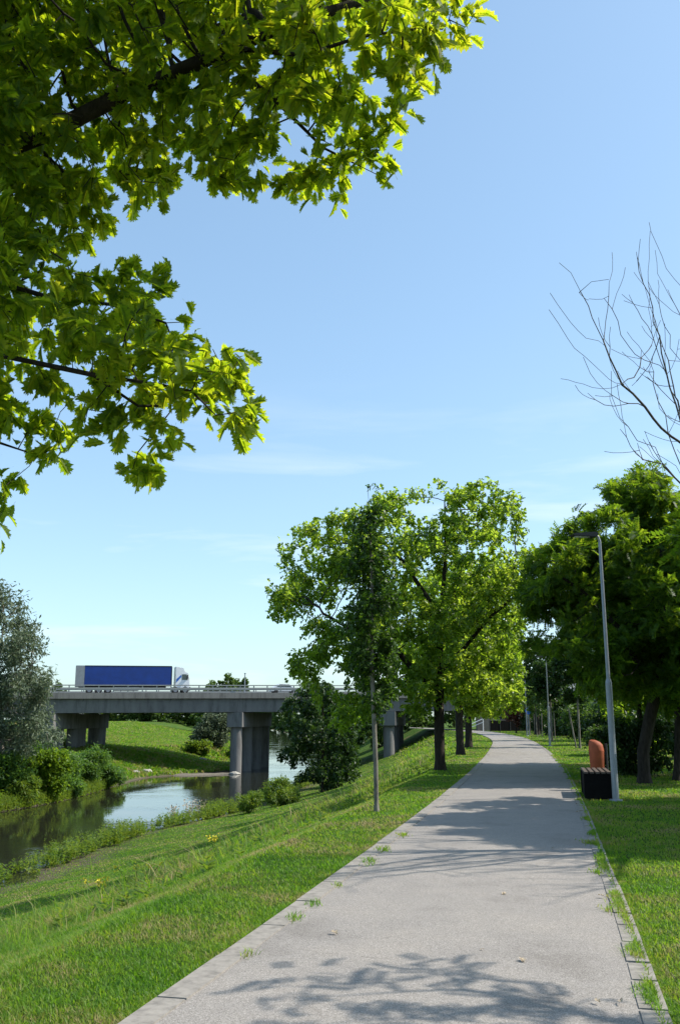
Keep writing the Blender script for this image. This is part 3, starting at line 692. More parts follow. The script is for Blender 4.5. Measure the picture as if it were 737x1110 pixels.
def std_tree(name, label, base, H, Rc, z0, seed, kind, leafm, nleaf, ls, Rb, group=None, barkm='bark', lean=(0, 0), nattr=650, cat='tree', step=.42, spread=.16, asp=1.0, nl=11, thr=5, loc_only=False):
    rng = np.random.default_rng(seed); x, y, z = base
    L = []
    for i in range(nl):
        a = i * 2.4 + rng.uniform(-.4, .4); f = i / (nl - 1); zz = z + z0 + (H - z0) * (.12 + .78 * f)
        rr = Rc * (.62 * math.sin(math.pi * (.18 + .68 * f)) ** .8) * rng.uniform(.75, 1.15)
        s = Rc * rng.uniform(.34, .55)
        L.append((np.array([x + lean[0] * f + rr * math.cos(a), y + lean[1] * f + rr * math.sin(a), zz]), (s, s, min(s * .85 * asp, (H - z0) * .22))))
    L.append((np.array([x + lean[0], y + lean[1], z + H - .12 * (H - z0)]), (Rc * .3, Rc * .3, (H - z0) * .12)))
    ln = [[(x, y, z), (x + rng.uniform(-.03, .03) + lean[0] * .15, y + lean[1] * .15, z + z0 * .5), (x + lean[0] * .3, y + lean[1] * .3, z + z0 + .3), (x + lean[0] * .7 + rng.uniform(-.2, .2), y + lean[1] * .7, z + z0 + (H - z0) * .5), (x + lean[0], y + lean[1], z + H * .88)]]
    return tree(name, label, base, ln, L, rng, kind, M_(leafm), nleaf, ls, nattr=nattr, step=step, kill=step * 1.02, Rb=Rb, r0=.008, barkm=barkm, spread=spread, group=group, cat=cat, thr=thr, holes=.22, hf=4.5 / max(Rc, 1))
def M_(k): return k
G1 = 'trees in a row along the path edge'
std_tree('oak_tree', 'second dark-trunked oak of the left verge row, behind the broad one', gpt(5.81, 46), 9.2, 4.1, 2.6, 31, 'lobed', 'oak_leaf_mid', 12000, .27, .19, G1)
std_tree('oak_tree', 'third oak of the left verge row, half hidden behind the second trunk', gpt(7.86, 58.2), 9.6, 4.4, 2.6, 32, 'lobed', 'oak_leaf_mid', 10000, .32, .21, G1)
std_tree('oak_tree', 'farthest oak of the left verge row, just before the bridge', gpt(10.6, 78), 9, 4.2, 2.8, 33, 'far', 'oak_leaf_mid', 7000, .36, .2, G1)

# ------------------------------------------------------------------ right side trees
G2 = 'leafy trees on the right verge'
rb_ = gpt(8.08, 25.5)
rl = [(652, 580, 44, 38), (690, 560, 55, 45), (740, 590, 60, 55), (604, 618, 36, 34), (628, 585, 34, 26), (600, 640, 36, 40), (660, 630, 60, 55), (720, 660, 65, 55), (640, 690, 52, 36), (600, 685, 26, 26), (700, 720, 50, 34), (760, 700, 60, 60), (820, 640, 60, 90), (690, 525, 32, 14), (655, 735, 22, 16), (745, 745, 50, 24)]
tree('ash_tree', 'dark leaning ash with a wide crown behind the street lamp', rb_,
     [[rb_, (8.1, 25.5, .8), (8.35, 25.5, 1.7), (8.75, 25.5, 3.0), (9.0, 25.5, 4.6), (9.0, 25.4, 7.2)], [(8.5, 25.5, 2.3)] + px([(670, 680), (630, 640), (600, 620)], [25, 24.6, 24.4]), [(8.7, 25.5, 2.8)] + px([(740, 690), (780, 640)], [26, 26.4])],
     [lobe(a, b, c * .95, d * .95, 25.5 + rng.uniform(-1.2, 1.2), 1.5 + .012 * c) for a, b, c, d in rl], rng, 'compound', 'ash_leaf', 19000, .27, nattr=1900, step=.3, kill=.28, Rb=.16, r0=.007, spread=.1, thr=3, holes=.36, hf=1.7, droop=-.15, axr=.9, group=G2)
std_tree('ash_tree', 'ash just outside the right edge whose shade falls over the verge', gpt(11.3, 16.6), 8.2, 5.0, 2.4, 41, 'compound', 'ash_leaf', 19000, .34, .15, G2, lean=(-.5, 0))
std_tree('ash_tree', 'dark tree by the right edge beyond the leaning ash', gpt(11.7, 30.5), 8.2, 4.0, 2.2, 42, 'compound', 'ash_leaf', 10500, .36, .14, G2, lean=(.5, 0))
std_tree('ash_tree', 'slender tree between the leaning ash and the clipped bush', gpt(10.9, 34), 7.6, 2.6, 2.3, 43, 'compound', 'ash_leaf', 7500, .34, .09, G2, lean=(-.6, 0))
std_tree('ash_tree', 'low tree out of frame casting leaf shade on the near path', gpt(7.0, 3.1), 5.0, 1.7, 2.3, 44, 'compound', 'ash_leaf', 420, .27, .07, G2, lean=(-2.2, 3.3), step=.3, nattr=220)
std_tree('ash_tree', 'slim dark trunk leaning just right of the big leaning ash', gpt(9.4, 26.8), 6.8, 2.2, 2.3, 45, 'compound', 'ash_leaf', 4500, .28, .10, G2, lean=(.9, .3))
std_tree('ash_tree', 'dark tree cut off by the right edge near the leaning ash', gpt(10.3, 27.6), 7.4, 2.6, 2.1, 46, 'compound', 'ash_leaf', 5000, .28, .13, G2, lean=(-.3, .5))
G3 = 'young trees staked along the right of the path'
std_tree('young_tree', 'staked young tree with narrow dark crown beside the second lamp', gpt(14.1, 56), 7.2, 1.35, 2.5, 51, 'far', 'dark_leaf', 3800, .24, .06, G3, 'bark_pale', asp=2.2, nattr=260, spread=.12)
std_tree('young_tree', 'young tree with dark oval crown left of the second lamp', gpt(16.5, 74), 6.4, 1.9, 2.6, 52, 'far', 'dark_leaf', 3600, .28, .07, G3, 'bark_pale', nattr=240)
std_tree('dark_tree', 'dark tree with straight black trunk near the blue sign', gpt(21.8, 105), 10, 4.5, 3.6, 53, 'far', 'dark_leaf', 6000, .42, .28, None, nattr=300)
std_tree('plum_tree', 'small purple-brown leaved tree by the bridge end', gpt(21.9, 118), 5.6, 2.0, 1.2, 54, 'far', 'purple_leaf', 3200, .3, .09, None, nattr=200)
for i, (x, y, lab) in enumerate([(19.0, 84, 'thin staked sapling nearest the dark straight-trunked tree'), (19.9, 96, 'thin staked sapling between the blue sign and the plum tree'), (21.2, 106, 'thin staked sapling in front of the plum tree')]):
    std_tree('sapling', lab, gpt(x, y), 4.6 + .3 * i, 1.1, 2.3, 60 + i, 'far', 'bg_leaf', 900, .28, .045, G3, 'bark_pale', nattr=110)

def shrub(name, label, base, rx, ry, H, seed, leafm, n, ls, kind='far', group=None, cat='shrub', nl=9, box=False):
    rng = np.random.default_rng(seed); x, y, z = base; L = []
    for i in range(nl):
        a = i * 2.4; f = rng.uniform(.15, .8)
        L.append((np.array([x + rx * .55 * math.cos(a) * rng.uniform(.4, 1), y + ry * .55 * math.sin(a) * rng.uniform(.4, 1), z + H * f]), (rx * .45, ry * .45, H * .22)))
    st = max(.12, min(rx, H) * .16)
    if box: L = [(np.array([x + dx * rx * .5, y + dy * ry * .5, z + H * f]), (rx * .52, ry * .52, H * .24)) for dx in (-1, 0, 1) for dy in (-1, 1) for f in (.25, .72)]
    return tree(name, label, base, [[(x, y, z), (x, y, z + H * .25)], [(x, y, z), (x + rx * .3, y, z + H * .3)], [(x, y, z), (x - rx * .3, y, z + H * .3)]], L, rng, kind, leafm, n, ls, nattr=260, step=st, kill=st, Rb=.05 + .01 * H, r0=.006, spread=st * .5, group=group, cat=cat, thr=6)
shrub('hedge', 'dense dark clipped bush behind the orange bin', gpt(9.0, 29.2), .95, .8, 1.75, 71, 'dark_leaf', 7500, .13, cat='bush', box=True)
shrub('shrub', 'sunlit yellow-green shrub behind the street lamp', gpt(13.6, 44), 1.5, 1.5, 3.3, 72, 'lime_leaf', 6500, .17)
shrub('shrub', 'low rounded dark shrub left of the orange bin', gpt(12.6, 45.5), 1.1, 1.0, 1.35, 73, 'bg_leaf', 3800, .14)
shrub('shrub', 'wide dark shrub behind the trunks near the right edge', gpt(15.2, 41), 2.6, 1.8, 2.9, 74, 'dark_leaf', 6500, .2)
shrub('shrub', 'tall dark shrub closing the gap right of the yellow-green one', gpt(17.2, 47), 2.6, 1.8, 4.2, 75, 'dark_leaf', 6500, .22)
G4 = 'background trees behind the right verge'
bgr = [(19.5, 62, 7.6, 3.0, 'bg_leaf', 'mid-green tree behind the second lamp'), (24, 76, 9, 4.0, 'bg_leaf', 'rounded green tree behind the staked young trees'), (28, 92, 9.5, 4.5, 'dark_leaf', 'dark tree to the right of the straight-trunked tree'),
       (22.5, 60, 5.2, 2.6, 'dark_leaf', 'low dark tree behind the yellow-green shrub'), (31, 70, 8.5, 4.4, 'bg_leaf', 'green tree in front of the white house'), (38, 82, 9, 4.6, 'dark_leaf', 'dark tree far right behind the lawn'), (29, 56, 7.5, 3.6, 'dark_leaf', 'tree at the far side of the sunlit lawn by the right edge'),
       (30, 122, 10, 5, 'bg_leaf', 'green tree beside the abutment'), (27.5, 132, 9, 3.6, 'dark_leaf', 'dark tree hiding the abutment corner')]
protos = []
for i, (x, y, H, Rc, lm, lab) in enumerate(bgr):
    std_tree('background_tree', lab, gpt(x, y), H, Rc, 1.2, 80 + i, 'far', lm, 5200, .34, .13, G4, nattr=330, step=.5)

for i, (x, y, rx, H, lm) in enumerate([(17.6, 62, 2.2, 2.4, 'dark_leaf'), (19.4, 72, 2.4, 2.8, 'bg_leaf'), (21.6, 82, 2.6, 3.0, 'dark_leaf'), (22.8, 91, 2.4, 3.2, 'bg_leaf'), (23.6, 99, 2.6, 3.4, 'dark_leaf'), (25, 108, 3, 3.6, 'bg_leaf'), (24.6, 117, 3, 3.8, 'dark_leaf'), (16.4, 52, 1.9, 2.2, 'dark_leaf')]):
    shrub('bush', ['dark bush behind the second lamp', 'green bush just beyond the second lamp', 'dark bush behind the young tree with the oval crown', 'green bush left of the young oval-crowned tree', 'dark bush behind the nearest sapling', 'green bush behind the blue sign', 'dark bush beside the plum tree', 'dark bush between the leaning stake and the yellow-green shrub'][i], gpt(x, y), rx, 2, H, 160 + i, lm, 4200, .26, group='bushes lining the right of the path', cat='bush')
# lining of the river banks
std_tree('riverside_tree', 'dark bushy tree at the near water edge before the bridge', gpt(-1.6, 88), 10.0, 4.2, .8, 101, 'far', 'dark_leaf', 11000, .34, .16, nattr=500, nl=16)
std_tree('riverside_tree', 'dark low-branched tree standing behind the bushy riverside tree', gpt(-1.2, 104), 9.0, 4.2, .8, 102, 'far', 'dark_leaf', 8000, .36, .15, nattr=380, nl=14)
shrub('shrub', 'light green shrub on the near bank beside the pier', gpt(-4.6, 78), 1.9, 1.6, 2.3, 103, 'weed_leaf', 4600, .22, kind='lance')
shrub('shrub', 'small leafy shrub below the light green one at the water', gpt(-7.0, 74.5), 1.3, 1.2, 1.6, 104, 'weed_leaf', 2400, .2, kind='lance')
def seedplant(x, y, label, seed, group):
    rng = np.random.default_rng(seed); b = np.array(gpt(x, y)); root = thing('dry_plant', label, 'plant', tuple(b), 0, group)
    P = [np.zeros(3)]; par = [-1]
    for i in range(9):
        v = np.array([rng.normal(0, .25), rng.normal(0, .25), 1]); q = np.zeros(3); l = 0
        for j in range(6): q = q + v * .2; v = v + rng.normal(0, .06, 3); P.append(q); par.append(l); l = len(P) - 1
    P = np.array(P); par = np.array(par); link('stem', branch_mesh('stem', P, par, np.full(len(P), .012), 4), M['seed'], root)
    k = rng.choice(len(P) - 1, 110) + 1; pos = P[k] + rng.normal(0, .1, (110, 3)) + [0, 0, .15]
    leaves('seed_head', pos, rng.normal(0, 1, (110, 3)), rng.normal(0, 1, (110, 3)), .14, 'far', M['seed'], root)  # seed heads of the dry plant, scattered about its stems
for i, (x, y) in enumerate([(-12.2, 71), (-11.6, 73.5), (-11.0, 75)]):
    seedplant(x, y, ['dry brown seeding plant in the weeds, closest of three', 'dry brown seeding plant in the weeds, middle of three', 'dry brown seeding plant in the weeds, nearest the shrub'][i], 200 + i, 'dry plants among the water-edge weeds')
def flower(x, y, label, seed):
    rng = np.random.default_rng(seed); b = np.array(gpt(x, y)); root = thing('wildflower', label, 'flower', tuple(b), 0, 'yellow flowers in the rough grass')
    P = [np.zeros(3)]; par = [-1]
    for i in range(5):
        v = np.array([rng.normal(0, .3), rng.normal(0, .3), 1]); q = np.zeros(3); l = 0
        for j in range(4): q = q + v * .12; P.append(q); par.append(l); l = len(P) - 1
    P = np.array(P); par = np.array(par); link('stem', branch_mesh('stem', P, par, np.full(len(P), .006), 4), M['reed_leaf'], root)
    pos = np.repeat(P[[4, 8, 12, 16, 20]], 9, 0) + rng.normal(0, .03, (45, 3))
    leaves('blossom', pos, rng.normal(0, 1, (45, 3)), rng.normal(0, 1, (45, 3)), .05, 'far', M['yellow'], root)
flower(-4.15, 17.2, 'yellow wildflower left of the taller flowering stem', 301); flower(-3.6, 17.4, 'tallest yellow wildflower in the rough grass', 302); flower(-2.3, 18.6, 'yellow wildflower nearest the path', 303)

# left bank: silver willow, bright bush, reeds
wb = gpt(-30.5, 86)
wl_ = [(5, 680, 42, 40), (-20, 660, 40, 32), (30, 700, 24, 18), (15, 730, 40, 30), (38, 742, 28, 20), (-30, 740, 50, 40), (20, 780, 42, 30), (45, 800, 22, 18), (-20, 800, 50, 34), (-60, 700, 50, 60), (-80, 780, 50, 50), (8, 648, 16, 18)]
rng = np.random.default_rng(77)
tree('willow_tree', 'silvery grey-green willow rising at the left edge by the river', wb,
     [[wb, (-30.6, 86, -1), (-31, 86, 3), (-31.4, 86, 7), (-31.2, 86, 11)], [(-30.9, 86, 1.5)] + px([(15, 745), (40, 715)], [85.5, 85]), [(-31, 86, 2)] + px([(-20, 700), (5, 660)], [86, 86])],
     [lobe(a, b, c * .9, d * .9, 86 + rng.uniform(-2, 2), 3) for a, b, c, d in wl_], rng, 'lance', 'willow_leaf', 30000, .42, nattr=900, step=.75, kill=.75, Rb=.35, r0=.02, spread=.38, thr=3, barkm='bark_pale')
shrub('shrub', 'bright lime-green bush on the far bank below the willow', gpt(-28.0, 89.5), 3.3, 2.4, 4.0, 111, 'lime_leaf', 11000, .30, kind='lobed')
for i, (x, y, rx, H, lm, lab) in enumerate([(-27.6, 103, 3.6, 3.9, 'reed_leaf', 'rounded grey-green sallow bush beside the left piers'), (-29.0, 97, 3.2, 3.7, 'reed_leaf', 'green sallow bush between the lime bush and the piers'),
        (-30.0, 85.0, 2.9, 3.4, 'reed_leaf', 'dark green bush at the water by the left edge'), (-32.0, 81.5, 2.8, 3.2, 'reed_leaf', 'leafy bush at the far left frame edge'), (-32.6, 92, 3.2, 4.4, 'willow_leaf', 'silvery bush behind the lime-green one'), (-29.4, 80.6, 1.2, 1.3, 'lime_leaf', 'small bright green plant clump at the left water edge'), (-27.4, 94.5, 2.4, 2.4, 'reed_leaf', 'low green bush at the water right of the lime bush'), (-28.4, 85.5, 1.8, 2.0, 'weed_leaf', 'low leafy clump at the water left of the lime bush'), (-26.6, 108, 2.6, 2.6, 'reed_leaf', 'last green bush at the water before the left piers')]):
    shrub('shrub', lab, gpt(x, y), rx, 2.2 if rx > 1.5 else 1, H, 120 + i, lm, 9000 if rx > 1.5 else 1600, .34, kind='lance' if lm != 'bg_leaf' else 'far', group='bushes on the far bank')
for i, (x, y, rx, H, lm, lab) in enumerate([(-22.5, 168, 5.2, 6.6, 'willow_leaf', 'big grey-green willow bush seen under the bridge'), (-17.8, 166, 2.4, 2.6, 'reed_leaf', 'low green bush right of the big willow bush'), (-24, 160, 2.4, 2.2, 'weed_leaf', 'low lit bush at the foot of the willow bush'),
        (-15.5, 170, 1.5, 3, 'lime_leaf', 'small lit bush just right of the pier')]):
    shrub('shrub', lab, gpt(x, y), rx, rx * .8, H, 140 + i, lm, 8000, .42, kind='far', group='bushes seen under the bridge')
# distant trees
G5 = 'distant trees beyond the bridge'
pr = std_tree('distant_tree', 'distant tree at the left under the deck, by the slope', (0, 0, 0), 9, 4.2, .2, 150, 'far', 'bg_leaf', 6500, .55, .18, G5, nattr=200, step=.6)
pr2 = std_tree('distant_tree', 'distant poplar, leftmost of the clump above the deck', (0, 0, 0), 15, 4.0, 1, 151, 'far', 'bg_leaf', 6500, .66, .22, G5, nattr=260, step=.7, asp=1.4)
first = [True, True]
def put(p, x, y, s, lab, k):
    z = h1(x, y) - .2
    if first[k]: p.location = (x, y, z); p.scale = (s,) * 3 if not isinstance(s, tuple) else s; p['label'] = lab; first[k] = False; return p
    return dup(p, (x, y, z), random.uniform(0, 6), lab, None, s)
words = ['leftmost', 'second from the left', 'third from the left', 'fourth from the left', 'fifth from the left', 'sixth from the left', 'seventh from the left', 'eighth from the left', 'ninth from the left', 'tenth from the left', 'rightmost']
for i in range(11):
    x = -112 + i * 6.8; y = 415 + random.uniform(-12, 12)
    put(pr, x, y, (1.75, 1.75, random.uniform(1.05, 1.4)), f'{words[i]} in the tree row seen beneath the deck beyond the grass slope', 0)
for i in range(6):
    x = -106 + i * 12; y = 455; dup(pr, (x, y, h1(x, y) - .2), i * 2.1, f'{words[i]} in the back row of distant trees beyond the grass slope', None, (1.9, 1.9, 1.25))
for i, (pxx, s, w) in enumerate([(224, .86, 'leftmost and lowest of the clump'), (233, .95, 'second of the clump'), (242, 1.06, 'tallest one in the middle of the clump'), (252, .98, 'fourth of the clump'), (260, 1.0, 'rightmost full one of the clump'), (267, .72, 'small one at the right end of the clump')]):
    c = at(pxx, 760, 320 + (i % 2) * 6); put(pr2, c[0], c[1], s * 1.22, f'round-topped distant tree above the deck, {w}', 1)
for i, (pxx, s) in enumerate([(14, .62), (30, .68), (48, .66), (64, .6)]):
    c = at(pxx, 760, 300); dup(pr2, (c[0], c[1], h1(c[0], c[1])), i, f'low distant tree above the deck near the willow, {words[i]}', None, s * 1.35)
for i, (x, y, s, lab) in enumerate([(-2, 205, 1.0, 'tree on the right bank beyond the piers, nearest the water'), (4, 212, 1.1, 'tree beyond the bridge between the piers and the riverside trees'), (10, 198, 1.05, 'tree beyond the bridge behind the grassy slope'), (17, 205, 1.1, 'tree beyond the underpass'), (-3, 290, 1.2, 'far tree beyond the bridge right of the river, first of the line'), (-5, 340, 1.3, 'far tree right of the river, second of the line'), (-12, 410, 1.4, 'far tree right of the river, third of the line'), (-19, 480, 1.5, 'far tree right of the river, fourth of the line'), (-27, 550, 1.6, 'far tree right of the river, fifth of the line'),
        (-37, 620, 1.8, 'far tree right of the river, sixth of the line'), (-47, 700, 2.0, 'far tree closing the river bend, nearer one'), (-60, 790, 2.3, 'far tree closing the river bend, farther one'), (-80, 900, 2.6, 'farthest tree of all, behind the river pier'), (24, 200, 1.1, 'tree beyond the abutment'), (7, 176, .8, 'tree just beyond the bridge, seen past the third pier row'), (13, 180, .85, 'tree just beyond the bridge left of the underpass'), (1.5, 182, .8, 'tree just beyond the bridge by the right bank of the river')]):
    dup(pr, (x, y, h1(x, y) - .2), i * 1.3, lab, None, s)

# ------------------------------------------------------------------ bridge
BR = math.atan(.29)
br = thing('road_bridge', 'grey concrete road bridge over the river with steel guardrails', 'bridge', (-14.5, 137, 0), BR)
GR = .008
def bz(s): return 5.46 + GR * s
S0, S1, TW = -75, 78, 19.0
def shear(mb):
    for v in mb.bm.verts: v.co.z += GR * v.co.x
    return mb
mb = MB()
for a in range(S0, S1, 9): mb.box((a, .46, 4.72), (min(a + 9, S1), TW - .46, 5.36))
shear(mb).build('deck', M['deck_conc'], br)
mb = MB(); mb.box((S0, .9, 5.362), (S1, TW - .9, 5.43)); shear(mb).build('road_surface', simple('bridge_asphalt', (.06, .06, .06), .9), br)
for t0, t1 in ((-.30, .45), (TW - .45, TW + .3)):
    mb = MB()
    a = S0
    while a < S1: mb.box((a + .01, t0, 4.66), (min(a + 6, S1) - .01, t1, 5.46)); a += 6
    shear(mb).build('edge_beam', M['deck_conc'], br)
rg = np.random.default_rng(2)
for j in range(8):
    mb = MB(); t0 = .12 + j * 2.35; a = S0
    if j == 0:
        while a < S1:
            w = rg.choice([2.5, 2.5, 3.2, 4.6]); mb.box((a + .025, t0 + rg.uniform(0, .02), 2.72), (a + w - .025, t0 + .5, 4.656)); a += w
        mb.box((S0, t0 + .04, 2.76), (S1, t0 + .46, 4.64))
        mb.box((S0, t0 + .5, 2.78), (S1, t0 + 1.7, 3.0))
    else: mb.box((S0, t0, 2.74), (S1, t0 + 1.7, 4.70))
    shear(mb).build('girder', M['girder_conc'], br)
sk = Vector((.417, .909, 0)).normalized()
def bent(s0, zb, ts, L):
    cols = []
    for t in ts:
        s = s0 + t * sk.x / sk.y
        mb = MB(); zt_ = 2.72 + GR * s - 2.0
        if L:
            pr_ = [(math.cos(a) * .85 + (L / 2 if math.cos(a) > 0 else -L / 2), math.sin(a) * .85) for a in [2 * math.pi * (k + .5) / 24 for k in range(24)]]
            Mx = Matrix.Translation((s, t, 0)) @ Matrix.Rotation(math.atan2(sk.y, sk.x), 4, 'Z')
            lo_ = [mb.bm.verts.new(Mx @ Vector((x, y, zb - 2))) for x, y in pr_]; hi_ = [mb.bm.verts.new(Mx @ Vector((x, y, zt_))) for x, y in pr_]
            for k in range(24): mb.bm.faces.new((lo_[k], lo_[(k + 1) % 24], hi_[(k + 1) % 24], hi_[k]))
        else: mb.tube([(s, t, zb - 2), (s, t, zt_)], .85, 20)
        mb.build('column', M['pier_conc'], br, smooth=True)
    mb = MB(); ang = math.atan2(sk.y, sk.x); zt = 2.715 + GR * s0
    Mx = Matrix.Translation((s0, 0, 0)) @ Matrix.Rotation(ang, 4, 'Z')
    mb.box((.15, -1.15, zt - 2.15), (TW / sk.y - 1.2, 1.15, zt - .02), Mx)
    mb.build('pier_cap', M['pier_conc'], br, bevel=.05)
bent(-26.9, -5, (2.6, 9.5, 16.4), 2.6); bent(-.8, WZ, (1.3, 6.9, 12.4, 17.6), 0); bent(22.6, -3.5, (1.5, 5.2, 9.0, 13, 17), 0)
for s in (-34, -22, -10, 2.5, 14, 27):
    mb = MB(); z = 4.7 + GR * s; mb.tube([(s, -.20, z), (s, -.20, z - .35)], .06, 8); mb.build('drain_pipe', M['dark_metal'], br)
# guardrails: posts are sub-parts of their rail
def guardrail(t, z0):
    mb = MB(); mb.box((S0, t - .07, z0 + .98), (S1, t + .07, z0 + 1.12)); mb.box((S0, t - .07, z0 + .36), (S1, t - .02, z0 + .74)); mb.box((S0, t - .09, z0 + .52), (S1, t - .072, z0 + .62))
    r = shear(mb).build('guardrail', M['rail'], br)
    s = S0 + 1; first = None
    while s < S1:
        if -40 < s < 40:
            if first is None:
                mb = MB(); mb.box((-.08, -.035, 0), (.08, .02, 1.02)); mb.box((-.14, -.07, -.005), (.14, .07, .03)); first = mb.build('post', M['rail'], r); o = first
            else: o = first.copy(); C.objects.link(o); o.parent = r
            o.location = (s, t + .02 if t < 9 else t - .02, z0 + GR * s)
        s += 2.0
guardrail(.1, 5.46); guardrail(TW - .1, 5.46)
# abutment walls
mb = MB(); Mx = Matrix.Rotation(math.atan2(sk.y, sk.x), 4, 'Z')
mb.box((-.5, -7, -1), (24, -1, 2.9), Matrix.Translation((46, -1.5, 0)) @ Mx)
ab = mb.build('abutment', M['pier_conc'], br)
mb = MB(); mb.box((-.0, -32, -1), (23, -7.2, 5.2), Matrix.Translation((46, -1.5, 0)) @ Mx); mb.build('abutment', M['pier_conc'], br)

# underpass front wall beside the path, with dark opening and fence
uw = thing('underpass_wall', 'grey concrete wall with a dark opening at the end of the path', 'wall', (20.9, 140.5, 0), math.atan(.29))
mb = MB(); mb.box((-.6, 0, 0), (2.6, .5, 4.1)); mb.box((2.6, 0, 0), (6.2, .5, 1.7)); mb.box((2.6, 0, 3.3), (6.2, .5, 4.1)); mb.box((6.2, 0, 0), (16, .5, 4.1)); mb.build('wall', concrete('shaded_concrete', (.10, .097, .09), .5), uw)  # pier concrete in a darker colour, the underpass shade painted in
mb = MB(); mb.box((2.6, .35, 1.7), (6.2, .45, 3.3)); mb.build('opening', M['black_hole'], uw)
bf = thing('fence', 'low black panel fence at the end of the path', 'fence', (18.4, 134.5, 0), math.atan(.29))
mb = MB(); mb.box((3.2, -.03, .05), (9.5, .03, 1.5)); mb.build('panel', M['black_panel'], bf)
mb = MB()
for s in (3.1, 4.7, 6.3, 7.9, 9.5): mb.box((s - .05, -.07, -.05), (s + .05, .05, 1.62))
mb.build('post', M['dark_metal'], bf)
hr = thing('handrail', 'pale tubular handrail sloping down beside the underpass', 'handrail', (17.4, 128.5, 0))
mb = MB()
for s, z in ((0, .9), (2.0, 1.75)): mb.tube([(s, 0, -.3), (s, 0, z)], .05, 8)
mb.build('post', M['white_paint'], hr)
mb = MB(); mb.tube([(-.1, 0, .85), (2.1, 0, 1.8)], .045, 8); mb.tube([(-.1, 0, .45), (2.1, 0, 1.35)], .035, 8); mb.build('rail', M['white_paint'], hr)

# bridge-local placement
def onbridge(s, t, z=5.43):
    v = Matrix.Rotation(BR, 4, 'Z') @ Vector((s, t, z + GR * s)); return (v.x - 14.5, v.y + 137, v.z)
# lorry
tk = thing('lorry', 'white lorry cab pulling a long blue curtain-sided trailer over the bridge', 'lorry', onbridge(-23.2, 3.4), BR)
tk.rotation_euler = (0, -math.atan(GR), BR)
mb = MB(); mb.box((1.25, 0, 1.25), (13.55, 2.5, 3.88)); mb.build('curtain_body', M['blue_tarp'], tk, bevel=.03)
mb = MB(); mb.box((0, -.02, 1.0), (1.24, 2.52, 3.98)); mb.build('rear_frame', M['grey_paint'], tk, bevel=.02)
mb = MB(); mb.box((1.24, -.03, 3.885), (13.6, 2.53, 4.0)); mb.box((1.24, -.03, 1.10), (13.6, 2.53, 1.245)); mb.box((13.552, -.02, 1.25), (13.66, 2.52, 3.88)); mb.build('trailer_frame', M['dark_metal'], tk)
mb = MB(); mb.box((.5, .9, .8), (12.9, 1.15, 1.1)); mb.box((.5, 1.35, .8), (12.9, 1.6, 1.1)); mb.box((13.7, .5, .55), (16, 2.0, .95)); mb.build('chassis', M['dark_metal'], tk)
mb = MB(); mb.box((5.5, .05, .45), (9.0, .12, .95)); mb.box((5.5, 2.4, .45), (9.0, 2.46, .95)); mb.build('side_guard', M['grey_paint'], tk)
mb = MB(); mb.prism([(14.15, .6), (16.1, .6), (16.25, 1.3), (16.2, 2.1), (15.95, 3.05), (15.6, 3.15), (15.3, 3.75), (14.15, 3.95)], .03, 2.47); cab = mb.build('cab', M['white_paint'], tk, bevel=.05)
mb = MB(); mb.prism([(15.1, 2.0), (15.95, 2.0), (15.78, 2.8), (15.1, 2.8)], .005, .028); mb.build('window', M['glass'], cab)
mb = MB(); mb.prism([(16.215, 2.1), (16.235, 2.1), (15.985, 3.0), (15.965, 3.0)], .2, 2.3); mb.build('windscreen', M['glass'], cab)
mb = MB(); mb.prism([(14.3, 1.6), (15.0, 2.4), (15.0, 2.75), (14.3, 2.1)], .005, .027); mb.build('blue_stripe', M['blue_mark'], cab)
mb = MB(); mb.box((16.26, .1, .45), (16.42, 2.4, 1.0)); mb.build('bumper', M['grey_paint'], tk, bevel=.04)
mb = MB(); mb.box((15.85, -.28, 2.1), (15.98, -.02, 2.75)); mb.build('mirror', M['dark_metal'], tk, bevel=.02)
mb = MB(); mb.tube([(0, 0, 0), (0, .3, 0)], .5, 20); wh = mb.build('wheel', M['tyre'], tk, smooth=True)
mb = MB(); mb.tube([(0, -.01, 0), (0, .04, 0)], .28, 16); rim = mb.build('rim', M['galv'], wh)
ws = [(x, y) for x in (2.0, 3.3, 4.6, 14.2, 15.6) for y in (.02, 2.18)]
for i, (x, y) in enumerate(ws):
    if i == 0: wh.location = (x, y, .5); continue
    o = wh.copy(); C.objects.link(o); o.parent = tk; o.location = (x, y, .5); r2 = rim.copy(); C.objects.link(r2); r2.parent = o
# white car
cr = thing('car', 'white car behind the guardrail, partly hidden by leaves', 'car', onbridge(5.2, 3.2), BR)
mb = MB(); mb.prism([(0, .35), (4.3, .35), (4.35, .75), (3.5, .95), (2.9, 1.42), (1.3, 1.46), (.5, .98), (0, .9)], 0, 1.75); cb = mb.build('body', M['white_paint'], cr, bevel=.06)
mb = MB(); mb.prism([(.9, 1.0), (3.2, .98), (2.82, 1.36), (1.4, 1.39)], -.012, 1.762); mb.build('window', M['glass'], cr)
mb = MB(); mb.tube([(0, 0, 0), (0, .22, 0)], .32, 16); w2 = mb.build('wheel', M['tyre'], cr, smooth=True); w2.location = (.8, -.02, .32)
for x, y in ((3.5, -.02), (.8, 1.55), (3.5, 1.55)): o = w2.copy(); C.objects.link(o); o.parent = cr; o.location = (x, y, .32)
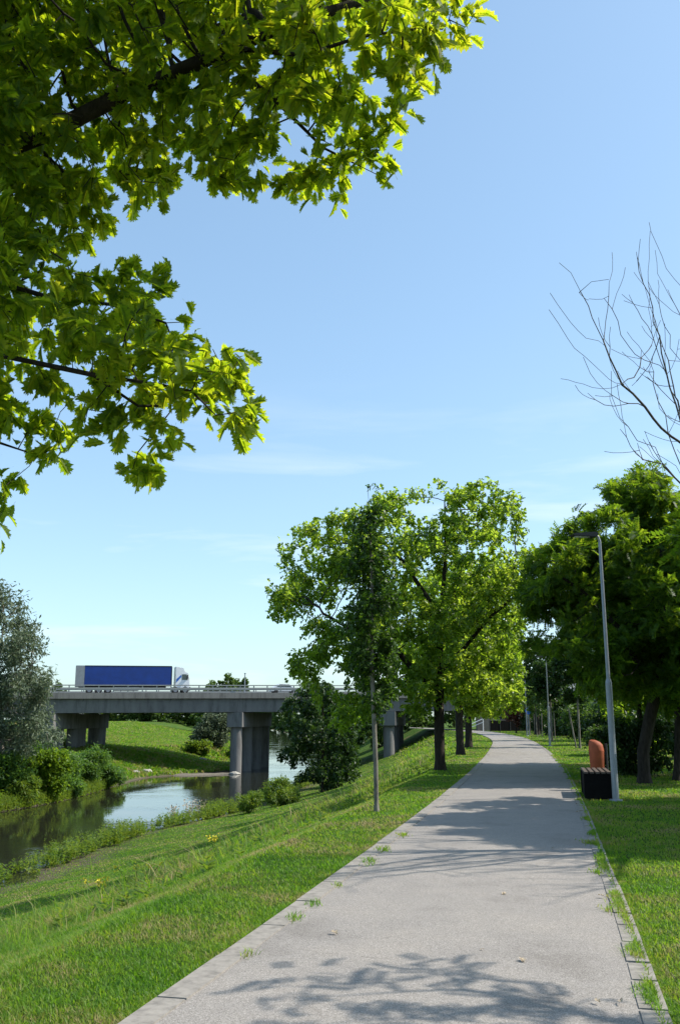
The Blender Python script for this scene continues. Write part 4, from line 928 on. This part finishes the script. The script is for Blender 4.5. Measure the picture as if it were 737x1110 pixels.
# mast and lamp-like sign on the far side of the deck
ms = thing('mast', 'thin grey mast rising behind the bridge guardrail', 'mast', onbridge(4.0, TW - .6))
mb = MB(); mb.tube([(0, 0, 0), (0, 0, 3.6)], [.11, .08], 8); mb.build('pole', M['galv'], ms); mb = MB(); mb.box((-.14, -.1, 3.6), (.14, .1, 3.75)); mb.build('cap', M['galv'], ms)
sg = thing('road_sign', 'small triangular sign on a post ahead of the lorry', 'sign', onbridge(-5.6, TW - .6))
mb = MB(); mb.tube([(0, 0, 0), (0, 0, 3.0)], .05, 8); mb.build('pole', M['galv'], sg)
mb = MB(); mb.prism([(-.5, 2.2), (.5, 2.2), (0, 3.1)], -.09, -.055); mb.box((-.25, -.09, 1.75), (.25, -.06, 2.15)); mb.build('sign_plate', M['dark_metal'], sg)

# culvert outfall on the far bank
of = thing('outfall', 'pale concrete outfall slab on the far bank beneath the bridge', 'outfall', gpt(-33.5, 153), R(20))
mb = MB(); mb.prism([(-1, -.6), (5.5, -1.2), (5.5, -.5), (-1, .35)], 0, 2.2); mb.build('slab', M['stone'], of, bevel=.06)
rs = np.random.default_rng(9)
for i, (x, y, s, lab) in enumerate([(-14.9, 135.4, .8, 'pale boulder at the foot of the river pier'), (-27.3, 128, .6, 'pale boulder on the gravel left of the bar'), (-26.4, 131, .8, 'flat rock at the end of the gravel bar'), (-22.2, 154, .9, 'rock at the waterline below the willow bush')]):
    bm = bmesh.new(); bmesh.ops.create_icosphere(bm, subdivisions=2, radius=s)
    for v in bm.verts: v.co = v.co * rs.uniform(.8, 1.15); v.co.z *= .5
    me = bpy.data.meshes.new('boulder'); bm.to_mesh(me); bm.free(); o = link('boulder', me, M['stone'], loc=(x, y, max(h1(x, y), WZ) + .05)); tag(o, lab, 'rock', 'boulders at the waterline')
# gravel bar reaching out to the pier
mb_ = []
ys = np.linspace(0, 1, 24); bar = []
for t in ys:
    xx = -27.5 + 12.6 * t; w = .8 * math.sin(math.pi * min(1, t + .12)) + .25
    yy = 131.5 + 3.6 * t + .35 * math.sin(t * 9)
    for k, (dy, dz) in enumerate(((-1, -.35), (-.7, .03), (-.2, .2), (.4, .22), (.9, .05), (1.3, -.35))): bar.append((xx, yy + dy * w, WZ + dz + .04 * math.sin(t * 31 + k * 2)))
i = (np.arange(23)[:, None] * 6 + np.arange(5)[None]).ravel(); Q = np.stack([i, i + 1, i + 7, i + 6], 1)
tag(link('gravel_bar', mesh_np('gravel_bar', np.array(bar), Q.ravel(), np.arange(len(Q)) * 4), concrete('wet_gravel', (.17, .15, .12), .5, 4), smooth=True), kind='structure')

# ------------------------------------------------------------------ street furniture
def lamp():
    t = thing('street_lamp', 'tall galvanised street lamp standing beside the bench', 'street lamp', gpt(5.74, 20.07), R(6), 'street lamps along the path')
    mb = MB(); mb.tube([(0, 0, -.1), (0, 0, 2.42), (0, 0, 2.5)], [.070, .066, .046], 12); mb.tube([(0, 0, 0), (0, 0, .03)], [.15, .13], 12); mb.box((-.035, -.088, .55), (.035, -.065, .95)); mb.build('base_section', M['galv'], t)
    mb = MB(); mb.tube([(0, 0, 2.48), (0, 0, 5.5), (-.03, 0, 5.6), (-.10, 0, 5.64)], [.040, .032, .03, .03], 12); mb.build('pole', M['galv'], t)
    mb = MB(); mb.prism([(-.06, 5.62), (-.12, 5.58), (-.62, 5.60), (-.66, 5.63), (-.6, 5.655), (-.12, 5.70), (-.05, 5.68)], -.11, .11); h = mb.build('lamp_head', M['dark_metal'], t, bevel=.012)
    mb = MB(); mb.box((-.56, -.08, 5.585), (-.22, .08, 5.596)); mb.build('lens', M['white_paint'], h)
    return t
lp = lamp()
dup(lp, gpt(13.27, 60.2), R(8), 'second street lamp, farther on beside the staked young tree')
dup(lp, gpt(19.3, 98), R(8), 'farthest street lamp, beside the blue sign')
bd = math.atan2(-(float(XR(22)) - float(XR(20))), 2)
bn = thing('bench', 'backless bench of brown slats on black sides beside the path', 'bench', (5.16, 20.3, 0), bd)
for i in range(5):
    mb = MB(); mb.box((.01 + i * .118, 0, .53), (.095 + i * .118, 1.85, .57)); mb.build('slat', M['slat'], bn, bevel=.006)
for y in (.03, 1.75): mb = MB(); mb.box((0.0, y, 0), (.57, y + .07, .525)); mb.build('end_panel', M['black_panel'], bn, bevel=.006)
for x in (.02, .51): mb = MB(); mb.box((x, .103, .02), (x + .04, 1.747, .525)); mb.build('side_panel', M['black_panel'], bn)
bi = thing('litter_bin', 'orange litter bin with a rounded hood behind the bench', 'litter bin', (6.05, 22.5, 0), bd)
def ell(z, rx, ry, n=20): return [(rx * math.cos(6.2832 * k / n), ry * math.sin(6.2832 * k / n), z) for k in range(n)]
bm = bmesh.new(); prev = None
prof = [(.28, .14), (.30, .155), (.9, .175), (.93, .18), (.96, .18), (1.0, .175), (1.06, .17), (1.12, .15), (1.16, .10), (1.175, .02)]
for z, r in prof:
    ring = [bm.verts.new((x - (.05 * (z - 1) if z > 1 else 0), y, z + (.05 * (-x / .17) if z > .93 else 0))) for x, y, z in ell(z, r, r * .85)]
    if prev:
        for k in range(20): bm.faces.new((prev[k], prev[(k + 1) % 20], ring[(k + 1) % 20], ring[k]))
    else: bm.faces.new(ring[::-1])
    prev = ring
bm.faces.new(prev); s_ = MB(); s_.bm.free(); s_.bm = bm; body = s_.build('body', M['orange'], bi, smooth=True)
mb = MB(); mb.tube([(.22, 0, -.1), (.22, 0, 1.1)], .03, 8); mb.box((.12, -.02, .5), (.22, .02, .55)); mb.box((.12, -.02, .85), (.22, .02, .9)); mb.build('post', M['dark_metal'], bi)
# stake leaning by the young tree, blue sign, house
sg2 = thing('path_sign', 'small blue path sign on a thin post', 'sign', gpt(20.3, 102))
mb = MB(); mb.tube([(0, 0, -.1), (0, 0, 3.0)], .04, 8); mb.build('post', M['galv'], sg2)
mb = MB(); mb.tube([(0, -.05, 2.55), (0, -.07, 2.55)], .34, 20); mb.build('sign_plate', M['sign_blue'], sg2)
for i, (x, y, lx, lab) in enumerate([(13.75, 55.4, -.35, 'pale leaning stake tied to the narrow dark young tree'), (18.6, 83.5, .05, 'pale stake at the nearest sapling'), (20.3, 95.5, .05, 'pale stake at the sapling by the blue sign'), (22.0, 105.5, .05, 'pale stake at the sapling in front of the plum tree'), (.95 + 22, 112, .0, 'pale stake below the plum tree')]):
    t = thing('tree_stake', lab, 'stake', gpt(x, y), 0, 'stakes along the right of the path')
    mb = MB(); mb.tube([(0, 0, -.1), (lx, 0, 2.3)], .045, 8); mb.build('post', M['bark_pale'], t)
hs = thing('house', 'white house with grey pitched roof glimpsed through the trees', 'house', (47, 168, 0), R(15))
mb = MB(); mb.box((-6, 0, -.5), (6, 9, 7.0)); mb.build('wall', M['render_wall'], hs)
mb = MB(); mb.prism([(-6.6, 6.9), (6.6, 6.9), (0, 10.2)], -.5, 9.5); mb.build('roof', M['roof'], hs)
for x in (-4, -1, 2.6): 
    for z in (1.2, 4.4):
        mb = MB(); mb.box((x, -.05, z), (x + 1.3, .02, z + 1.4)); mb.build('window', M['glass'], hs)

# ------------------------------------------------------------------ light, sky, camera
AZ, EL = R(86), R(47)
S = Vector((math.sin(AZ) * math.cos(EL), math.cos(AZ) * math.cos(EL), math.sin(EL)))
ld = bpy.data.lights.new('sun', 'SUN'); ld.energy = 4.3; ld.angle = R(.55); ld.color = (1, .94, .84)
lo = bpy.data.objects.new('sun', ld); C.objects.link(lo); lo.rotation_euler = S.to_track_quat('Z', 'Y').to_euler()
w = bpy.data.worlds.new('World'); bpy.context.scene.world = w; w.use_nodes = True
nt = w.node_tree; bg = nt.nodes['Background']
sky = nt.nodes.new('ShaderNodeTexSky'); sky.sky_type = 'NISHITA'; sky.sun_disc = False; sky.sun_elevation = EL; sky.sun_rotation = AZ
sky.air_density = 1.0; sky.dust_density = 1.1; sky.ozone_density = 1.3; sky.altitude = 100
tc = nt.nodes.new('ShaderNodeTexCoord'); mp = nt.nodes.new('ShaderNodeMapping'); mp.inputs['Scale'].default_value = (1.6, 1.6, 11.0); mp.inputs['Rotation'].default_value = (0, R(-9), 0)
nz = nt.nodes.new('ShaderNodeTexNoise'); nz.inputs['Scale'].default_value = 2.4; nz.inputs['Detail'].default_value = 7; nz.inputs['Roughness'].default_value = .55; nz.inputs['Distortion'].default_value = .3
rp = nt.nodes.new('ShaderNodeValToRGB'); rp.color_ramp.elements[0].position = .54; rp.color_ramp.elements[0].color = (0, 0, 0, 1); rp.color_ramp.elements[1].position = .8; rp.color_ramp.elements[1].color = (.42, .42, .42, 1)
sx = nt.nodes.new('ShaderNodeSeparateXYZ'); mr = nt.nodes.new('ShaderNodeMapRange'); mr.inputs[1].default_value = .36; mr.inputs[2].default_value = .2
mu = nt.nodes.new('ShaderNodeMath'); mu.operation = 'MULTIPLY'
mx = nt.nodes.new('ShaderNodeMix'); mx.data_type = 'RGBA'; mx.inputs[7].default_value = (6.6, 6.9, 7.3, 1)
k = nt.links.new
k(tc.outputs['Generated'], mp.inputs[0]); k(mp.outputs[0], nz.inputs['Vector']); k(nz.outputs['Fac'], rp.inputs[0]); k(tc.outputs['Generated'], sx.inputs[0]); k(sx.outputs['Z'], mr.inputs[0])
k(rp.outputs[0], mu.inputs[0]); k(mr.outputs[0], mu.inputs[1]); k(mu.outputs[0], mx.inputs[0]); gm = nt.nodes.new('ShaderNodeGamma'); gm.inputs[1].default_value = .68; ti = nt.nodes.new('ShaderNodeMix'); ti.data_type = 'RGBA'; ti.blend_type = 'MULTIPLY'; ti.inputs[0].default_value = 1; ti.inputs[7].default_value = (1.54, 1.87, 2.02, 1); k(sky.outputs[0], gm.inputs[0]); k(gm.outputs[0], ti.inputs[6]); k(ti.outputs[2], mx.inputs[6]); k(mx.outputs[2], bg.inputs[0])
bg.inputs[1].default_value = .125
cd = bpy.data.cameras.new('camera'); co = bpy.data.objects.new('camera', cd); C.objects.link(co)
cd.sensor_fit = 'VERTICAL'; cd.sensor_height = 24; cd.lens = 24 * 1000 / 1110; cd.clip_end = 6000; cd.clip_start = .05
co.location = (0, 0, EYE); co.rotation_euler = (R(90) + TH, 0, 0)
sc = bpy.context.scene; sc.camera = co
sc.view_settings.view_transform = 'Standard'; sc.view_settings.look = 'None'; sc.view_settings.gamma = 1; sc.view_settings.exposure = .6
sc.cycles.max_bounces = 8; sc.cycles.diffuse_bounces = 3; sc.cycles.transmission_bounces = 4; sc.cycles.sample_clamp_indirect = 6
try: sc.cycles.use_denoising = True
except Exception: pass
